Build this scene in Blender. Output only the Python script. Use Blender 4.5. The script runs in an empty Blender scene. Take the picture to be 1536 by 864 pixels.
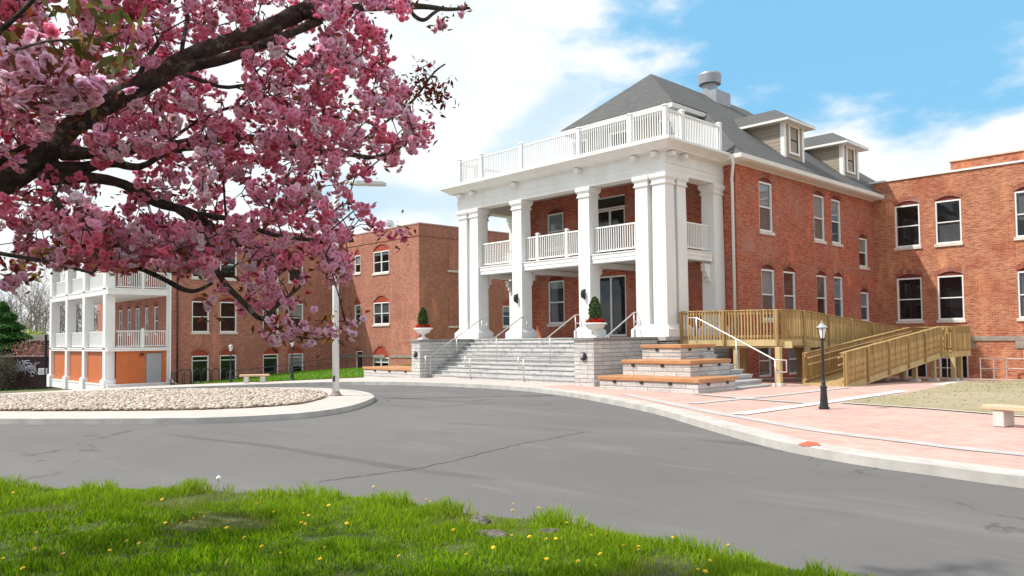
import bpy, bmesh, math, random
import numpy as np
from math import radians, sin, cos, pi
from mathutils import Vector, Matrix
from mathutils.geometry import delaunay_2d_cdt

random.seed(7); RNG = np.random.default_rng(7)
scene = bpy.context.scene
COL = scene.collection

# ------------------------------------------------------------------ camera
FPX, CY, CH = 1174.0, 462.0, 1.75
yaw, pit, rol = radians(46.12), radians(2.231), radians(-0.662)
FW = Vector((-sin(yaw) * cos(pit), cos(yaw) * cos(pit), sin(pit)))
r0 = Vector((cos(yaw), sin(yaw), 0)); u0 = r0.cross(FW)
RT = r0 * cos(rol) + u0 * sin(rol); UP = -r0 * sin(rol) + u0 * cos(rol)
CAM = Vector((0, 0, CH))
cd = bpy.data.cameras.new('camera'); cam = bpy.data.objects.new('camera', cd); COL.objects.link(cam)
m = Matrix((RT, UP, -FW)).transposed().to_4x4(); m.translation = CAM; cam.matrix_world = m
cd.sensor_width = 36; cd.lens = FPX / 1536 * 36; cd.shift_y = (CY - 432) / 1536
cd.clip_start = 0.05; cd.clip_end = 3000
scene.camera = cam

def at(px, py, D):          # a point seen at a pixel of the photograph, D metres in front of the camera
    return CAM + (RT * ((px - 768) / FPX) - UP * ((py - CY) / FPX) + FW) * D
def ray(px, py):
    return (RT * ((px - 768) / FPX) - UP * ((py - CY) / FPX) + FW).normalized()

# ------------------------------------------------------------------ sun, sky, exposure
SUN_EL = radians(52); SH = Vector((0.60, 0.80, 0))       # SH: direction the shadows fall
sl = bpy.data.lights.new('sun', 'SUN'); sl.energy = 3.3; sl.angle = radians(1.2); sl.color = (1, 0.95, 0.87)
so = bpy.data.objects.new('sun', sl); COL.objects.link(so)
ldir = Vector((SH.x * cos(SUN_EL), SH.y * cos(SUN_EL), -sin(SUN_EL)))
so.rotation_euler = ldir.to_track_quat('-Z', 'Y').to_euler(); so.location = (0, 0, 60)
scene.view_settings.view_transform = 'Standard'; scene.view_settings.look = 'None'
scene.view_settings.exposure = 0.58; scene.view_settings.gamma = 1; scene.view_settings.use_curve_mapping = False
scene.cycles.max_bounces = 8; scene.cycles.transparent_max_bounces = 16
scene.cycles.use_denoising = True

world = bpy.data.worlds.new('World'); scene.world = world; world.use_nodes = True
nt = world.node_tree; nt.nodes.clear()
def N(nt, t, **k):
    n = nt.nodes.new(t)
    for a, b in k.items():
        if a.startswith('i_'):
            key = a[2:]; key = int(key) if key.isdigit() else key
            n.inputs[key].default_value = b
        else: setattr(n, a, b)
    return n
def mth(nt, op, a, b=None, c=None, clamp=False):
    n = nt.nodes.new('ShaderNodeMath'); n.operation = op; n.use_clamp = clamp
    for i, v in enumerate((a, b, c)):
        if v is None: continue
        if isinstance(v, (int, float)): n.inputs[i].default_value = v
        else: nt.links.new(v, n.inputs[i])
    return n.outputs[0]
def mixc(nt, f, a, b, blend='MIX'):
    n = nt.nodes.new('ShaderNodeMix'); n.data_type = 'RGBA'; n.blend_type = blend
    for i, v in ((0, f), (6, a), (7, b)):
        if isinstance(v, (int, float)): n.inputs[i].default_value = v
        elif isinstance(v, (tuple, list)): n.inputs[i].default_value = (*v[:3], 1)
        else: nt.links.new(v, n.inputs[i])
    return n.outputs[2]
def smooth(nt, v, lo, hi):
    n = nt.nodes.new('ShaderNodeMapRange'); n.interpolation_type = 'SMOOTHSTEP'
    nt.links.new(v, n.inputs[0]); n.inputs[1].default_value = lo; n.inputs[2].default_value = hi
    return n.outputs[0]
sky = N(nt, 'ShaderNodeTexSky', sky_type='NISHITA', sun_disc=False)
sky.sun_elevation = SUN_EL; sky.sun_rotation = math.atan2(-SH.x, -SH.y)
sky.air_density = 1.3; sky.dust_density = 0.6; sky.ozone_density = 2.0; sky.altitude = 50
tc = N(nt, 'ShaderNodeTexCoord'); sep = N(nt, 'ShaderNodeSeparateXYZ'); nt.links.new(tc.outputs['Generated'], sep.inputs[0])
az = mth(nt, 'ARCTAN2', sep.outputs[0], sep.outputs[1]); el = mth(nt, 'ARCSINE', sep.outputs[2])
# stretched noise on a high cloud plane
zc = mth(nt, 'ADD', mth(nt, 'ABSOLUTE', sep.outputs[2]), 0.16)
cx = mth(nt, 'DIVIDE', sep.outputs[0], zc); cyy = mth(nt, 'DIVIDE', sep.outputs[1], zc)
cmb = N(nt, 'ShaderNodeCombineXYZ'); nt.links.new(cx, cmb.inputs[0]); nt.links.new(cyy, cmb.inputs[1])
nz = N(nt, 'ShaderNodeTexNoise'); nz.inputs['Scale'].default_value = 0.9; nz.inputs['Detail'].default_value = 8; nz.inputs['Roughness'].default_value = 0.62
nt.links.new(cmb.outputs[0], nz.inputs['Vector'])
nz2 = N(nt, 'ShaderNodeTexNoise'); nz2.inputs['Scale'].default_value = 9; nz2.inputs['Detail'].default_value = 6; nz2.inputs['Roughness'].default_value = 0.54
mp = N(nt, 'ShaderNodeMapping'); mp.inputs['Scale'].default_value = (1, 1, 2.2)
nt.links.new(tc.outputs['Generated'], mp.inputs[0]); nt.links.new(mp.outputs[0], nz2.inputs['Vector'])
def azel(px, py):
    d = ray(px, py); return math.atan2(d.x, d.y), math.asin(d.z)
def blue_patch(px, py, ra, re, rot):
    a, e = azel(px, py)
    da = mth(nt, 'SUBTRACT', az, a); de = mth(nt, 'SUBTRACT', el, e)
    c, s = cos(rot), sin(rot)
    p = mth(nt, 'ADD', mth(nt, 'MULTIPLY', da, c / ra), mth(nt, 'MULTIPLY', de, s / ra))
    q = mth(nt, 'ADD', mth(nt, 'MULTIPLY', da, -s / re), mth(nt, 'MULTIPLY', de, c / re))
    return mth(nt, 'SQRT', mth(nt, 'ADD', mth(nt, 'MULTIPLY', p, p), mth(nt, 'MULTIPLY', q, q)))
wob = mth(nt, 'MULTIPLY', mth(nt, 'SUBTRACT', nz2.outputs[0], 0.5), 1.25)
def patch(*a, amt=1.0, lo=0.8, hi=1.12):
    d = mth(nt, 'ADD', blue_patch(*a), wob)
    s = smooth(nt, d, lo, hi)
    return mth(nt, 'MULTIPLY', mth(nt, 'SUBTRACT', 1.0, s), amt)
b1 = patch(1260, 60, 0.30, 0.110, radians(-8), lo=0.66, hi=1.12)
b2 = patch(1010, 135, 0.13, 0.045, radians(25), amt=0.85, lo=0.45, hi=1.1)
b3 = patch(610, 300, 0.22, 0.035, 0.0, amt=0.45, lo=0.2, hi=1.2)
b4 = patch(820, 175, 0.15, 0.03, radians(30), amt=0.4, lo=0.1, hi=1.2)
far = mth(nt, 'MULTIPLY', smooth(nt, nz.outputs[0], 0.50, 0.60), 0.55)
ab = N(nt, 'ShaderNodeVectorMath', operation='DOT_PRODUCT'); ab.inputs[1].default_value = FW
nt.links.new(tc.outputs['Generated'], ab.inputs[0])
out_f = smooth(nt, ab.outputs['Value'], 0.78, 0.60)        # open, broken sky over the rest of the dome
fb = mth(nt, 'MULTIPLY', far, mth(nt, 'SUBTRACT', 1.0, smooth(nt, ab.outputs['Value'], 0.60, 0.78)))
blue = mth(nt, 'MAXIMUM', mth(nt, 'MAXIMUM', b1, b2), mth(nt, 'MAXIMUM', mth(nt, 'MAXIMUM', b3, b4), fb))
skyc = N(nt, 'ShaderNodeVectorMath', operation='SCALE'); nt.links.new(sky.outputs[0], skyc.inputs[0]); skyc.inputs['Scale'].default_value = 1.0
skyb = mixc(nt, 0.78, skyc.outputs[0], (2.4, 6.1, 9.3))
thick = smooth(nt, nz2.outputs[0], 0.3, 0.7)
cloud = mixc(nt, thick, (8.4, 9.1, 9.5), (9.9, 9.9, 9.9))
allc = mixc(nt, blue, cloud, skyb)
bg = N(nt, 'ShaderNodeBackground'); bg.inputs['Strength'].default_value = 0.075
nt.links.new(allc, bg.inputs[0]); wo = N(nt, 'ShaderNodeOutputWorld'); nt.links.new(bg.outputs[0], wo.inputs[0])

# ------------------------------------------------------------------ materials
MATS = {}
def newmat(name):
    mt = bpy.data.materials.new(name); mt.use_nodes = True
    t = mt.node_tree; t.nodes.clear()
    o = t.nodes.new('ShaderNodeOutputMaterial'); p = t.nodes.new('ShaderNodeBsdfPrincipled')
    t.links.new(p.outputs[0], o.inputs[0]); MATS[name] = mt
    return mt, t, p
def noise(t, vec, scale, detail=4, rough=0.55, scl=None):
    if scl:
        mpn = t.nodes.new('ShaderNodeMapping'); mpn.inputs['Scale'].default_value = scl; t.links.new(vec, mpn.inputs[0]); vec = mpn.outputs[0]
    n = t.nodes.new('ShaderNodeTexNoise'); n.inputs['Scale'].default_value = scale; n.inputs['Detail'].default_value = detail
    n.inputs['Roughness'].default_value = rough; t.links.new(vec, n.inputs['Vector']); return n.outputs[0]
def ramp(t, v, stops):
    r = t.nodes.new('ShaderNodeValToRGB'); t.links.new(v, r.inputs[0]); e = r.color_ramp.elements
    while len(e) < len(stops): e.new(0.5)
    for i, (p, c) in enumerate(stops): e[i].position = p; e[i].color = (*c, 1)
    return r.outputs[0]
def bump(t, p, h, strength=0.3, dist=0.01):
    b = t.nodes.new('ShaderNodeBump'); b.inputs['Strength'].default_value = strength; b.inputs['Distance'].default_value = dist
    t.links.new(h, b.inputs['Height']); t.links.new(b.outputs[0], p.inputs['Normal'])
def mat(name, c, rough=0.6, var=0.12, scale=3.0, metal=0.0, bmp=0.0, c2=None, spec=0.5, stretch=None, bscale=None):
    mt, t, p = newmat(name)
    tcn = t.nodes.new('ShaderNodeTexCoord'); v = tcn.outputs['Object']
    n = noise(t, v, scale, 5, 0.6, stretch)
    a = tuple(x * (1 - var) for x in c); b = c2 or tuple(min(1, x * (1 + var)) for x in c)
    t.links.new(ramp(t, n, [(0.3, a), (0.7, b)]), p.inputs['Base Color'])
    p.inputs['Roughness'].default_value = rough; p.inputs['Metallic'].default_value = metal; p.inputs['Specular IOR Level'].default_value = spec
    if bmp: bump(t, p, noise(t, v, bscale or scale * 6, 5, 0.6, stretch), bmp)
    return mt
def uvnode(t):
    n = t.nodes.new('ShaderNodeUVMap'); n.uv_map = 'uv'; return n.outputs[0]
def brick_mat(name, c1, c2, mortar, stain=(0.5, 0.45, 0.42), amt=0.5, w=0.235, h=0.088, ms=0.014, bm=0.5, top=None):
    mt, t, p = newmat(name); uv = uvnode(t)
    b = t.nodes.new('ShaderNodeTexBrick'); b.offset = 0.5
    b.inputs['Scale'].default_value = 1; b.inputs['Brick Width'].default_value = w; b.inputs['Row Height'].default_value = h
    b.inputs['Mortar Size'].default_value = ms; b.inputs['Mortar Smooth'].default_value = 0.3; b.inputs['Bias'].default_value = 0
    b.inputs['Color1'].default_value = (*c1, 1); b.inputs['Color2'].default_value = (*c2, 1); b.inputs['Mortar'].default_value = (*mortar, 1)
    t.links.new(uv, b.inputs['Vector'])
    n1 = noise(t, uv, 0.45, 6, 0.65); n2 = noise(t, uv, 6.0, 5, 0.8, (0.45, 2.0, 1)); n3 = noise(t, uv, 0.3, 5, 0.7, (2.6, 0.5, 1))
    col = mixc(t, smooth(t, n2, 0.45, 0.72), b.outputs[0], tuple(x * 0.5 for x in c1))
    col = mixc(t, mth(t, 'MULTIPLY', smooth(t, n1, 0.46, 0.72), amt), col, stain)
    col = mixc(t, mth(t, 'MULTIPLY', smooth(t, n3, 0.5, 0.8), amt * 0.8), col, tuple(min(1, x * 1.9) for x in c2))
    t.links.new(col, p.inputs['Base Color']); p.inputs['Roughness'].default_value = 0.85; p.inputs['Specular IOR Level'].default_value = 0.25
    bump(t, p, mth(t, 'ADD', mth(t, 'SUBTRACT', 1.0, b.outputs['Fac']), mth(t, 'MULTIPLY', n2, 0.6)), bm, 0.012)
    return mt
BR_MAIN = brick_mat('brick_red', (0.35, 0.058, 0.030), (0.56, 0.145, 0.068), (0.46, 0.25, 0.19), (0.40, 0.22, 0.18), 0.7)
BR_WING = brick_mat('brick_orange', (0.36, 0.095, 0.048), (0.58, 0.235, 0.12), (0.52, 0.32, 0.22), (0.32, 0.075, 0.042), 0.8)
BR_LEFT = brick_mat('brick_brown', (0.35, 0.105, 0.068), (0.50, 0.20, 0.135), (0.46, 0.28, 0.22), (0.30, 0.13, 0.105), 0.65)
BR_ARCH = brick_mat('brick_arch', (0.30, 0.06, 0.035), (0.42, 0.13, 0.07), (0.32, 0.17, 0.12), w=0.09, h=0.12, ms=0.012)
STONE = None
def stone_mat():
    mt, t, p = newmat('split_stone'); uv = uvnode(t)
    b = t.nodes.new('ShaderNodeTexBrick'); b.offset = 0.37; b.offset_frequency = 2; b.squash = 1.4; b.squash_frequency = 3
    b.inputs['Scale'].default_value = 1; b.inputs['Brick Width'].default_value = 0.62; b.inputs['Row Height'].default_value = 0.15
    b.inputs['Mortar Size'].default_value = 0.008; b.inputs['Bias'].default_value = 0
    b.inputs['Color1'].default_value = (0.50, 0.49, 0.48, 1); b.inputs['Color2'].default_value = (0.66, 0.64, 0.62, 1); b.inputs['Mortar'].default_value = (0.22, 0.21, 0.2, 1)
    t.links.new(uv, b.inputs['Vector'])
    n = noise(t, uv, 3.0, 8, 0.7, (1, 6, 1)); n2 = noise(t, uv, 1.2, 6, 0.7, (1, 2.5, 1))
    col = mixc(t, smooth(t, n, 0.5, 0.75), b.outputs[0], (0.33, 0.31, 0.30))
    col = mixc(t, mth(t, 'MULTIPLY', smooth(t, n2, 0.5, 0.75), 0.5), col, (0.78, 0.73, 0.66))
    t.links.new(col, p.inputs['Base Color']); p.inputs['Roughness'].default_value = 0.8
    bump(t, p, mth(t, 'ADD', n, mth(t, 'MULTIPLY', b.outputs['Fac'], -0.5)), 0.9, 0.05); return mt
STONE = stone_mat()
TREAD = mat('stone_tread', (0.42, 0.42, 0.42), 0.75, 0.2, 1.5, bmp=0.3)
CAPST = mat('cap_stone', (0.22, 0.21, 0.205), 0.7, 0.12, 2.0, bmp=0.2)
WHITE = mat('white_paint', (0.79, 0.79, 0.77), 0.5, 0.10, 1.1, c2=(0.82, 0.82, 0.81), bmp=0.06, bscale=30, stretch=(1, 1, 0.35))
WHITE2 = mat('white_vinyl', (0.82, 0.82, 0.81), 0.35, 0.03, 1.2)
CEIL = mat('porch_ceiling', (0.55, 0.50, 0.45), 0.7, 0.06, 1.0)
SILL = mat('stone_sill', (0.66, 0.60, 0.54), 0.8, 0.14, 3.0)
BELT = mat('belt_stone', (0.30, 0.26, 0.22), 0.9, 0.3, 2.0, bmp=0.6)
REDP = mat('red_board', (0.36, 0.055, 0.03), 0.6, 0.12, 2.0)
MAROON = mat('maroon_board', (0.16, 0.022, 0.018), 0.6, 0.15, 2.0)
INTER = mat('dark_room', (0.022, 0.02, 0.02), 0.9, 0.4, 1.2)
BLIND = mat('window_blind', (0.55, 0.53, 0.53), 0.8, 0.06, 1.5)
BLINDD = mat('window_shade_dark', (0.19, 0.17, 0.165), 0.8, 0.08, 1.5)
SIDING = mat('tan_siding', (0.34, 0.285, 0.225), 0.7, 0.07, 2.0)
ORANGE = mat('orange_panel', (0.52, 0.135, 0.035), 0.55, 0.08, 1.2)
GREYD = mat('grey_door_paint', (0.33, 0.34, 0.36), 0.4, 0.05, 2.0)
STEEL = mat('galvanised_steel', (0.62, 0.61, 0.59), 0.38, 0.08, 8.0, metal=0.55)
VENT = mat('vent_metal', (0.31, 0.32, 0.36), 0.45, 0.08, 3.0, metal=0.35)
BLACK = mat('black_iron', (0.018, 0.018, 0.02), 0.4, 0.2, 6.0)
DARKWD = mat('dark_fence_wood', (0.045, 0.014, 0.016), 0.75, 0.35, 2.0, stretch=(6, 6, 0.6))
CEDAR = mat('cedar_seat', (0.47, 0.225, 0.10), 0.5, 0.22, 1.8, stretch=(1.0, 1.0, 6), bmp=0.15)
CONC = mat('concrete', (0.60, 0.57, 0.54), 0.85, 0.12, 1.0, bmp=0.25)
KERB = mat('kerb_granite', (0.46, 0.44, 0.415), 0.8, 0.18, 2.0, bmp=0.35)
GLASSW = mat('lamp_glass', (0.75, 0.75, 0.73), 0.15, 0.05, 2.0)
def wood_mat():
    mt, t, p = newmat('treated_pine'); uv = uvnode(t)
    tcn = t.nodes.new('ShaderNodeTexCoord'); ob = tcn.outputs['Object']
    n = noise(t, ob, 4.0, 6, 0.7, (1.5, 1.5, 0.25)); n2 = noise(t, ob, 0.7, 3)
    w = noise(t, ob, 7.5, 2, 0.5, (1, 1, 0.02))
    c = ramp(t, n, [(0.25, (0.22, 0.125, 0.04)), (0.7, (0.47, 0.31, 0.12))])
    c = mixc(t, mth(t, 'MULTIPLY', smooth(t, w, 0.45, 0.6), 0.45), c, (0.60, 0.46, 0.22))
    c = mixc(t, mth(t, 'MULTIPLY', smooth(t, n2, 0.45, 0.7), 0.5), c, (0.36, 0.21, 0.075))
    t.links.new(c, p.inputs['Base Color']); p.inputs['Roughness'].default_value = 0.75; bump(t, p, n, 0.25); return mt
PINE = wood_mat()
def shingle_mat():
    mt, t, p = newmat('asphalt_shingle'); uv = uvnode(t)
    b = t.nodes.new('ShaderNodeTexBrick'); b.offset = 0.43
    b.inputs['Scale'].default_value = 1; b.inputs['Brick Width'].default_value = 0.30; b.inputs['Row Height'].default_value = 0.14
    b.inputs['Mortar Size'].default_value = 0.006; b.inputs['Bias'].default_value = 0
    b.inputs['Color1'].default_value = (0.052, 0.054, 0.058, 1); b.inputs['Color2'].default_value = (0.10, 0.10, 0.102, 1); b.inputs['Mortar'].default_value = (0.045, 0.045, 0.048, 1)
    t.links.new(uv, b.inputs['Vector'])
    n = noise(t, uv, 14, 4, 0.7); n2 = noise(t, uv, 0.8, 5)
    c = mixc(t, smooth(t, n, 0.35, 0.7), b.outputs[0], (0.13, 0.127, 0.125)); c = mixc(t, mth(t, 'MULTIPLY', n2, 0.25), c, (0.07, 0.07, 0.075))
    t.links.new(c, p.inputs['Base Color']); p.inputs['Roughness'].default_value = 0.9
    bump(t, p, mth(t, 'ADD', n, mth(t, 'MULTIPLY', b.outputs['Fac'], -1.0)), 0.5, 0.015); return mt
SHING = shingle_mat()
def glass_mat():
    mt = bpy.data.materials.new('window_glass'); mt.use_nodes = True; t = mt.node_tree; t.nodes.clear()
    o = t.nodes.new('ShaderNodeOutputMaterial'); tr = t.nodes.new('ShaderNodeBsdfTransparent'); tr.inputs[0].default_value = (0.78, 0.82, 0.84, 1)
    gl = t.nodes.new('ShaderNodeBsdfGlossy'); gl.inputs['Roughness'].default_value = 0.02; gl.inputs[0].default_value = (0.9, 0.95, 1, 1)
    fr = t.nodes.new('ShaderNodeFresnel'); fr.inputs[0].default_value = 1.5
    gm = t.nodes.new('ShaderNodeNewGeometry'); f2 = mth(t, 'MULTIPLY', mth(t, 'MULTIPLY_ADD', fr.outputs[0], 1.3, 0.0, clamp=True), mth(t, 'SUBTRACT', 1.0, gm.outputs['Backfacing']))
    tcn = t.nodes.new('ShaderNodeTexCoord'); nn = noise(t, tcn.outputs['Object'], 1.3, 2)
    bp = t.nodes.new('ShaderNodeBump'); bp.inputs['Strength'].default_value = 0.12; bp.inputs['Distance'].default_value = 0.02
    t.links.new(nn, bp.inputs['Height']); t.links.new(bp.outputs[0], gl.inputs['Normal'])
    mx = t.nodes.new('ShaderNodeMixShader'); t.links.new(f2, mx.inputs[0]); t.links.new(tr.outputs[0], mx.inputs[1]); t.links.new(gl.outputs[0], mx.inputs[2])
    t.links.new(mx.outputs[0], o.inputs[0]); return mt
GLASS = glass_mat()
def paver_mat(name, c1, c2, mo, w=0.2, h=0.1, ms=0.006):
    mt, t, p = newmat(name); uv = uvnode(t)
    b = t.nodes.new('ShaderNodeTexBrick'); b.inputs['Scale'].default_value = 1; b.inputs['Brick Width'].default_value = w; b.inputs['Row Height'].default_value = h
    b.inputs['Mortar Size'].default_value = ms; b.inputs['Bias'].default_value = 0
    b.inputs['Color1'].default_value = (*c1, 1); b.inputs['Color2'].default_value = (*c2, 1); b.inputs['Mortar'].default_value = (*mo, 1)
    t.links.new(uv, b.inputs['Vector']); n = noise(t, uv, 0.6, 6, 0.65); n2 = noise(t, uv, 12, 3)
    c = mixc(t, mth(t, 'MULTIPLY', smooth(t, n, 0.42, 0.7), 0.5), b.outputs[0], (0.58, 0.44, 0.38))
    b2 = t.nodes.new('ShaderNodeTexBrick'); b2.inputs['Scale'].default_value = 1; b2.inputs['Brick Width'].default_value = 1.2; b2.inputs['Row Height'].default_value = 0.6; b2.inputs['Mortar Size'].default_value = 0.012
    for k_, v_ in (('Color1', 1.0), ('Color2', 0.86), ('Mortar', 0.72)): b2.inputs[k_].default_value = (v_, v_, v_, 1)
    t.links.new(uv, b2.inputs['Vector']); c = mixc(t, 0.8, c, b2.outputs[0], 'MULTIPLY')
    c = mixc(t, mth(t, 'MULTIPLY', n2, 0.3), c, tuple(x * 0.75 for x in c1))
    t.links.new(c, p.inputs['Base Color']); p.inputs['Roughness'].default_value = 0.85; bump(t, p, n2, 0.3, 0.01); return mt
PAVER = paver_mat('brick_paver', (0.52, 0.31, 0.265), (0.66, 0.43, 0.375), (0.44, 0.32, 0.28))
PALEPV = paver_mat('pale_paver', (0.54, 0.46, 0.425), (0.62, 0.54, 0.50), (0.44, 0.39, 0.36), w=0.3, h=0.15)
def asphalt():
    mt, t, p = newmat('asphalt'); tcn = t.nodes.new('ShaderNodeTexCoord'); v = tcn.outputs['Object']
    n1 = noise(t, v, 0.16, 6, 0.6); n2 = noise(t, v, 40, 4, 0.7); n3 = noise(t, v, 0.5, 6, 0.7, (0.35, 1.6, 1))
    c = ramp(t, n1, [(0.3, (0.125, 0.121, 0.119)), (0.7, (0.168, 0.163, 0.159))])
    c = mixc(t, mth(t, 'MULTIPLY', smooth(t, n3, 0.5, 0.72), 0.5), c, (0.225, 0.215, 0.205))
    pt = smooth(t, noise(t, v, 0.35, 7, 0.75), 0.56, 0.72); c = mixc(t, mth(t, 'MULTIPLY', pt, 0.45), c, (0.09, 0.088, 0.088))
    c = mixc(t, mth(t, 'MULTIPLY', n2, 0.55), c, (0.10, 0.098, 0.098))
    wv = t.nodes.new('ShaderNodeTexWave'); wv.wave_type = 'BANDS'; wv.bands_direction = 'Y'; wv.inputs['Scale'].default_value = 0.07; wv.inputs['Distortion'].default_value = 9; wv.inputs['Detail'].default_value = 4; wv.inputs['Detail Scale'].default_value = 0.35
    t.links.new(v, wv.inputs['Vector']); seam = mth(t, 'MULTIPLY', smooth(t, wv.outputs['Fac'], 0.985, 1.0), smooth(t, noise(t, v, 0.22, 4), 0.42, 0.62))
    c = mixc(t, mth(t, 'MULTIPLY', seam, 0.8), c, (0.085, 0.082, 0.08))
    st = smooth(t, noise(t, v, 1.1, 7, 0.7, (0.18, 2.6, 1)), 0.60, 0.74); c = mixc(t, mth(t, 'MULTIPLY', st, 0.5), c, (0.24, 0.235, 0.23))
    # thin cracks and tyre seams
    vr = t.nodes.new('ShaderNodeTexVoronoi'); vr.feature = 'DISTANCE_TO_EDGE'; vr.inputs['Scale'].default_value = 0.11
    nd = t.nodes.new('ShaderNodeTexNoise'); nd.inputs['Scale'].default_value = 0.8; nd.inputs['Detail'].default_value = 8; t.links.new(v, nd.inputs['Vector'])
    ad = t.nodes.new('ShaderNodeVectorMath'); ad.operation = 'ADD'; sc = t.nodes.new('ShaderNodeVectorMath'); sc.operation = 'SCALE'; sc.inputs['Scale'].default_value = 2.2
    t.links.new(nd.outputs['Color'], sc.inputs[0]); t.links.new(v, ad.inputs[0]); t.links.new(sc.outputs[0], ad.inputs[1]); t.links.new(ad.outputs[0], vr.inputs['Vector'])
    crack = mth(t, 'SUBTRACT', 1.0, smooth(t, vr.outputs['Distance'], 0.0, 0.006))
    crack = mth(t, 'MULTIPLY', crack, smooth(t, noise(t, v, 0.3, 3), 0.46, 0.6))
    c = mixc(t, mth(t, 'MULTIPLY', crack, 0.85), c, (0.06, 0.058, 0.058))
    t.links.new(c, p.inputs['Base Color']); p.inputs['Roughness'].default_value = 0.82; p.inputs['Specular IOR Level'].default_value = 0.35
    bump(t, p, n2, 0.35, 0.008); return mt
ASPH = asphalt()
SOIL = mat('dirt', (0.15, 0.11, 0.07), 0.95, 0.4, 2.5, c2=(0.24, 0.19, 0.11), bmp=0.5)
def dry_mat():
    mt, t, p = newmat('dry_lawn'); tcn = t.nodes.new('ShaderNodeTexCoord'); v = tcn.outputs['Object']
    a = noise(t, v, 0.35, 6, 0.65); b = noise(t, v, 9, 6, 0.8); c_ = noise(t, v, 1.6, 6, 0.75)
    c = mixc(t, smooth(t, a, 0.42, 0.62), (0.37, 0.31, 0.21), (0.31, 0.275, 0.15)); c = mixc(t, smooth(t, b, 0.5, 0.7), c, (0.16, 0.12, 0.075)); c = mixc(t, mth(t, 'MULTIPLY', smooth(t, c_, 0.52, 0.7), 0.6), c, (0.46, 0.40, 0.30))
    t.links.new(c, p.inputs['Base Color']); p.inputs['Roughness'].default_value = 0.95; bump(t, p, b, 0.8, 0.03); return mt
DRYG = dry_mat()
TURF = mat('turf', (0.030, 0.055, 0.008), 0.95, 0.35, 2.2, c2=(0.10, 0.115, 0.035), bmp=0.8)
LAWN = mat('bright_lawn', (0.10, 0.20, 0.02), 0.9, 0.25, 3.0, c2=(0.15, 0.26, 0.03), bmp=0.6)
FARG = mat('far_ground', (0.12, 0.13, 0.06), 0.95, 0.3, 0.05)
def attr_mat(name, rough=0.6, trans=0.0, spec=0.3):
    mt, t, p = newmat(name); a = t.nodes.new('ShaderNodeAttribute'); a.attribute_name = 'tint'
    t.links.new(a.outputs['Color'], p.inputs['Base Color']); p.inputs['Roughness'].default_value = rough; p.inputs['Specular IOR Level'].default_value = spec
    if trans:
        o = [n for n in t.nodes if n.type == 'OUTPUT_MATERIAL'][0]; tl = t.nodes.new('ShaderNodeBsdfTranslucent'); mx = t.nodes.new('ShaderNodeMixShader')
        t.links.new(a.outputs['Color'], tl.inputs[0]); mx.inputs[0].default_value = trans
        t.links.new(p.outputs[0], mx.inputs[1]); t.links.new(tl.outputs[0], mx.inputs[2]); t.links.new(mx.outputs[0], o.inputs[0])
    return mt
TINT = attr_mat('petal', 0.7, 0.6, 0.1); TLEAF = attr_mat('leaf', 0.5, 0.35); TGRASS = attr_mat('grass_blade', 0.7, 0.4, 0.08); TSTONE = attr_mat('river_stone', 0.7, 0)
def bark_mat(name, c1, c2, scale=9):
    mt, t, p = newmat(name); tcn = t.nodes.new('ShaderNodeTexCoord'); v = tcn.outputs['Object']
    n = noise(t, v, scale, 8, 0.85); n2 = noise(t, v, scale * 0.6, 6, 0.8)
    c = ramp(t, n, [(0.42, c1), (0.62, c2)]); c = mixc(t, smooth(t, n2, 0.56, 0.62), c, (0.30, 0.29, 0.23))
    t.links.new(c, p.inputs['Base Color']); p.inputs['Roughness'].default_value = 0.9; bump(t, p, n, 1.0, 0.05); return mt
BARK = bark_mat('cherry_bark', (0.030, 0.020, 0.016), (0.17, 0.13, 0.10), 14)
BARK2 = bark_mat('grey_bark', (0.16, 0.13, 0.11), (0.30, 0.26, 0.23), 3)

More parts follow.
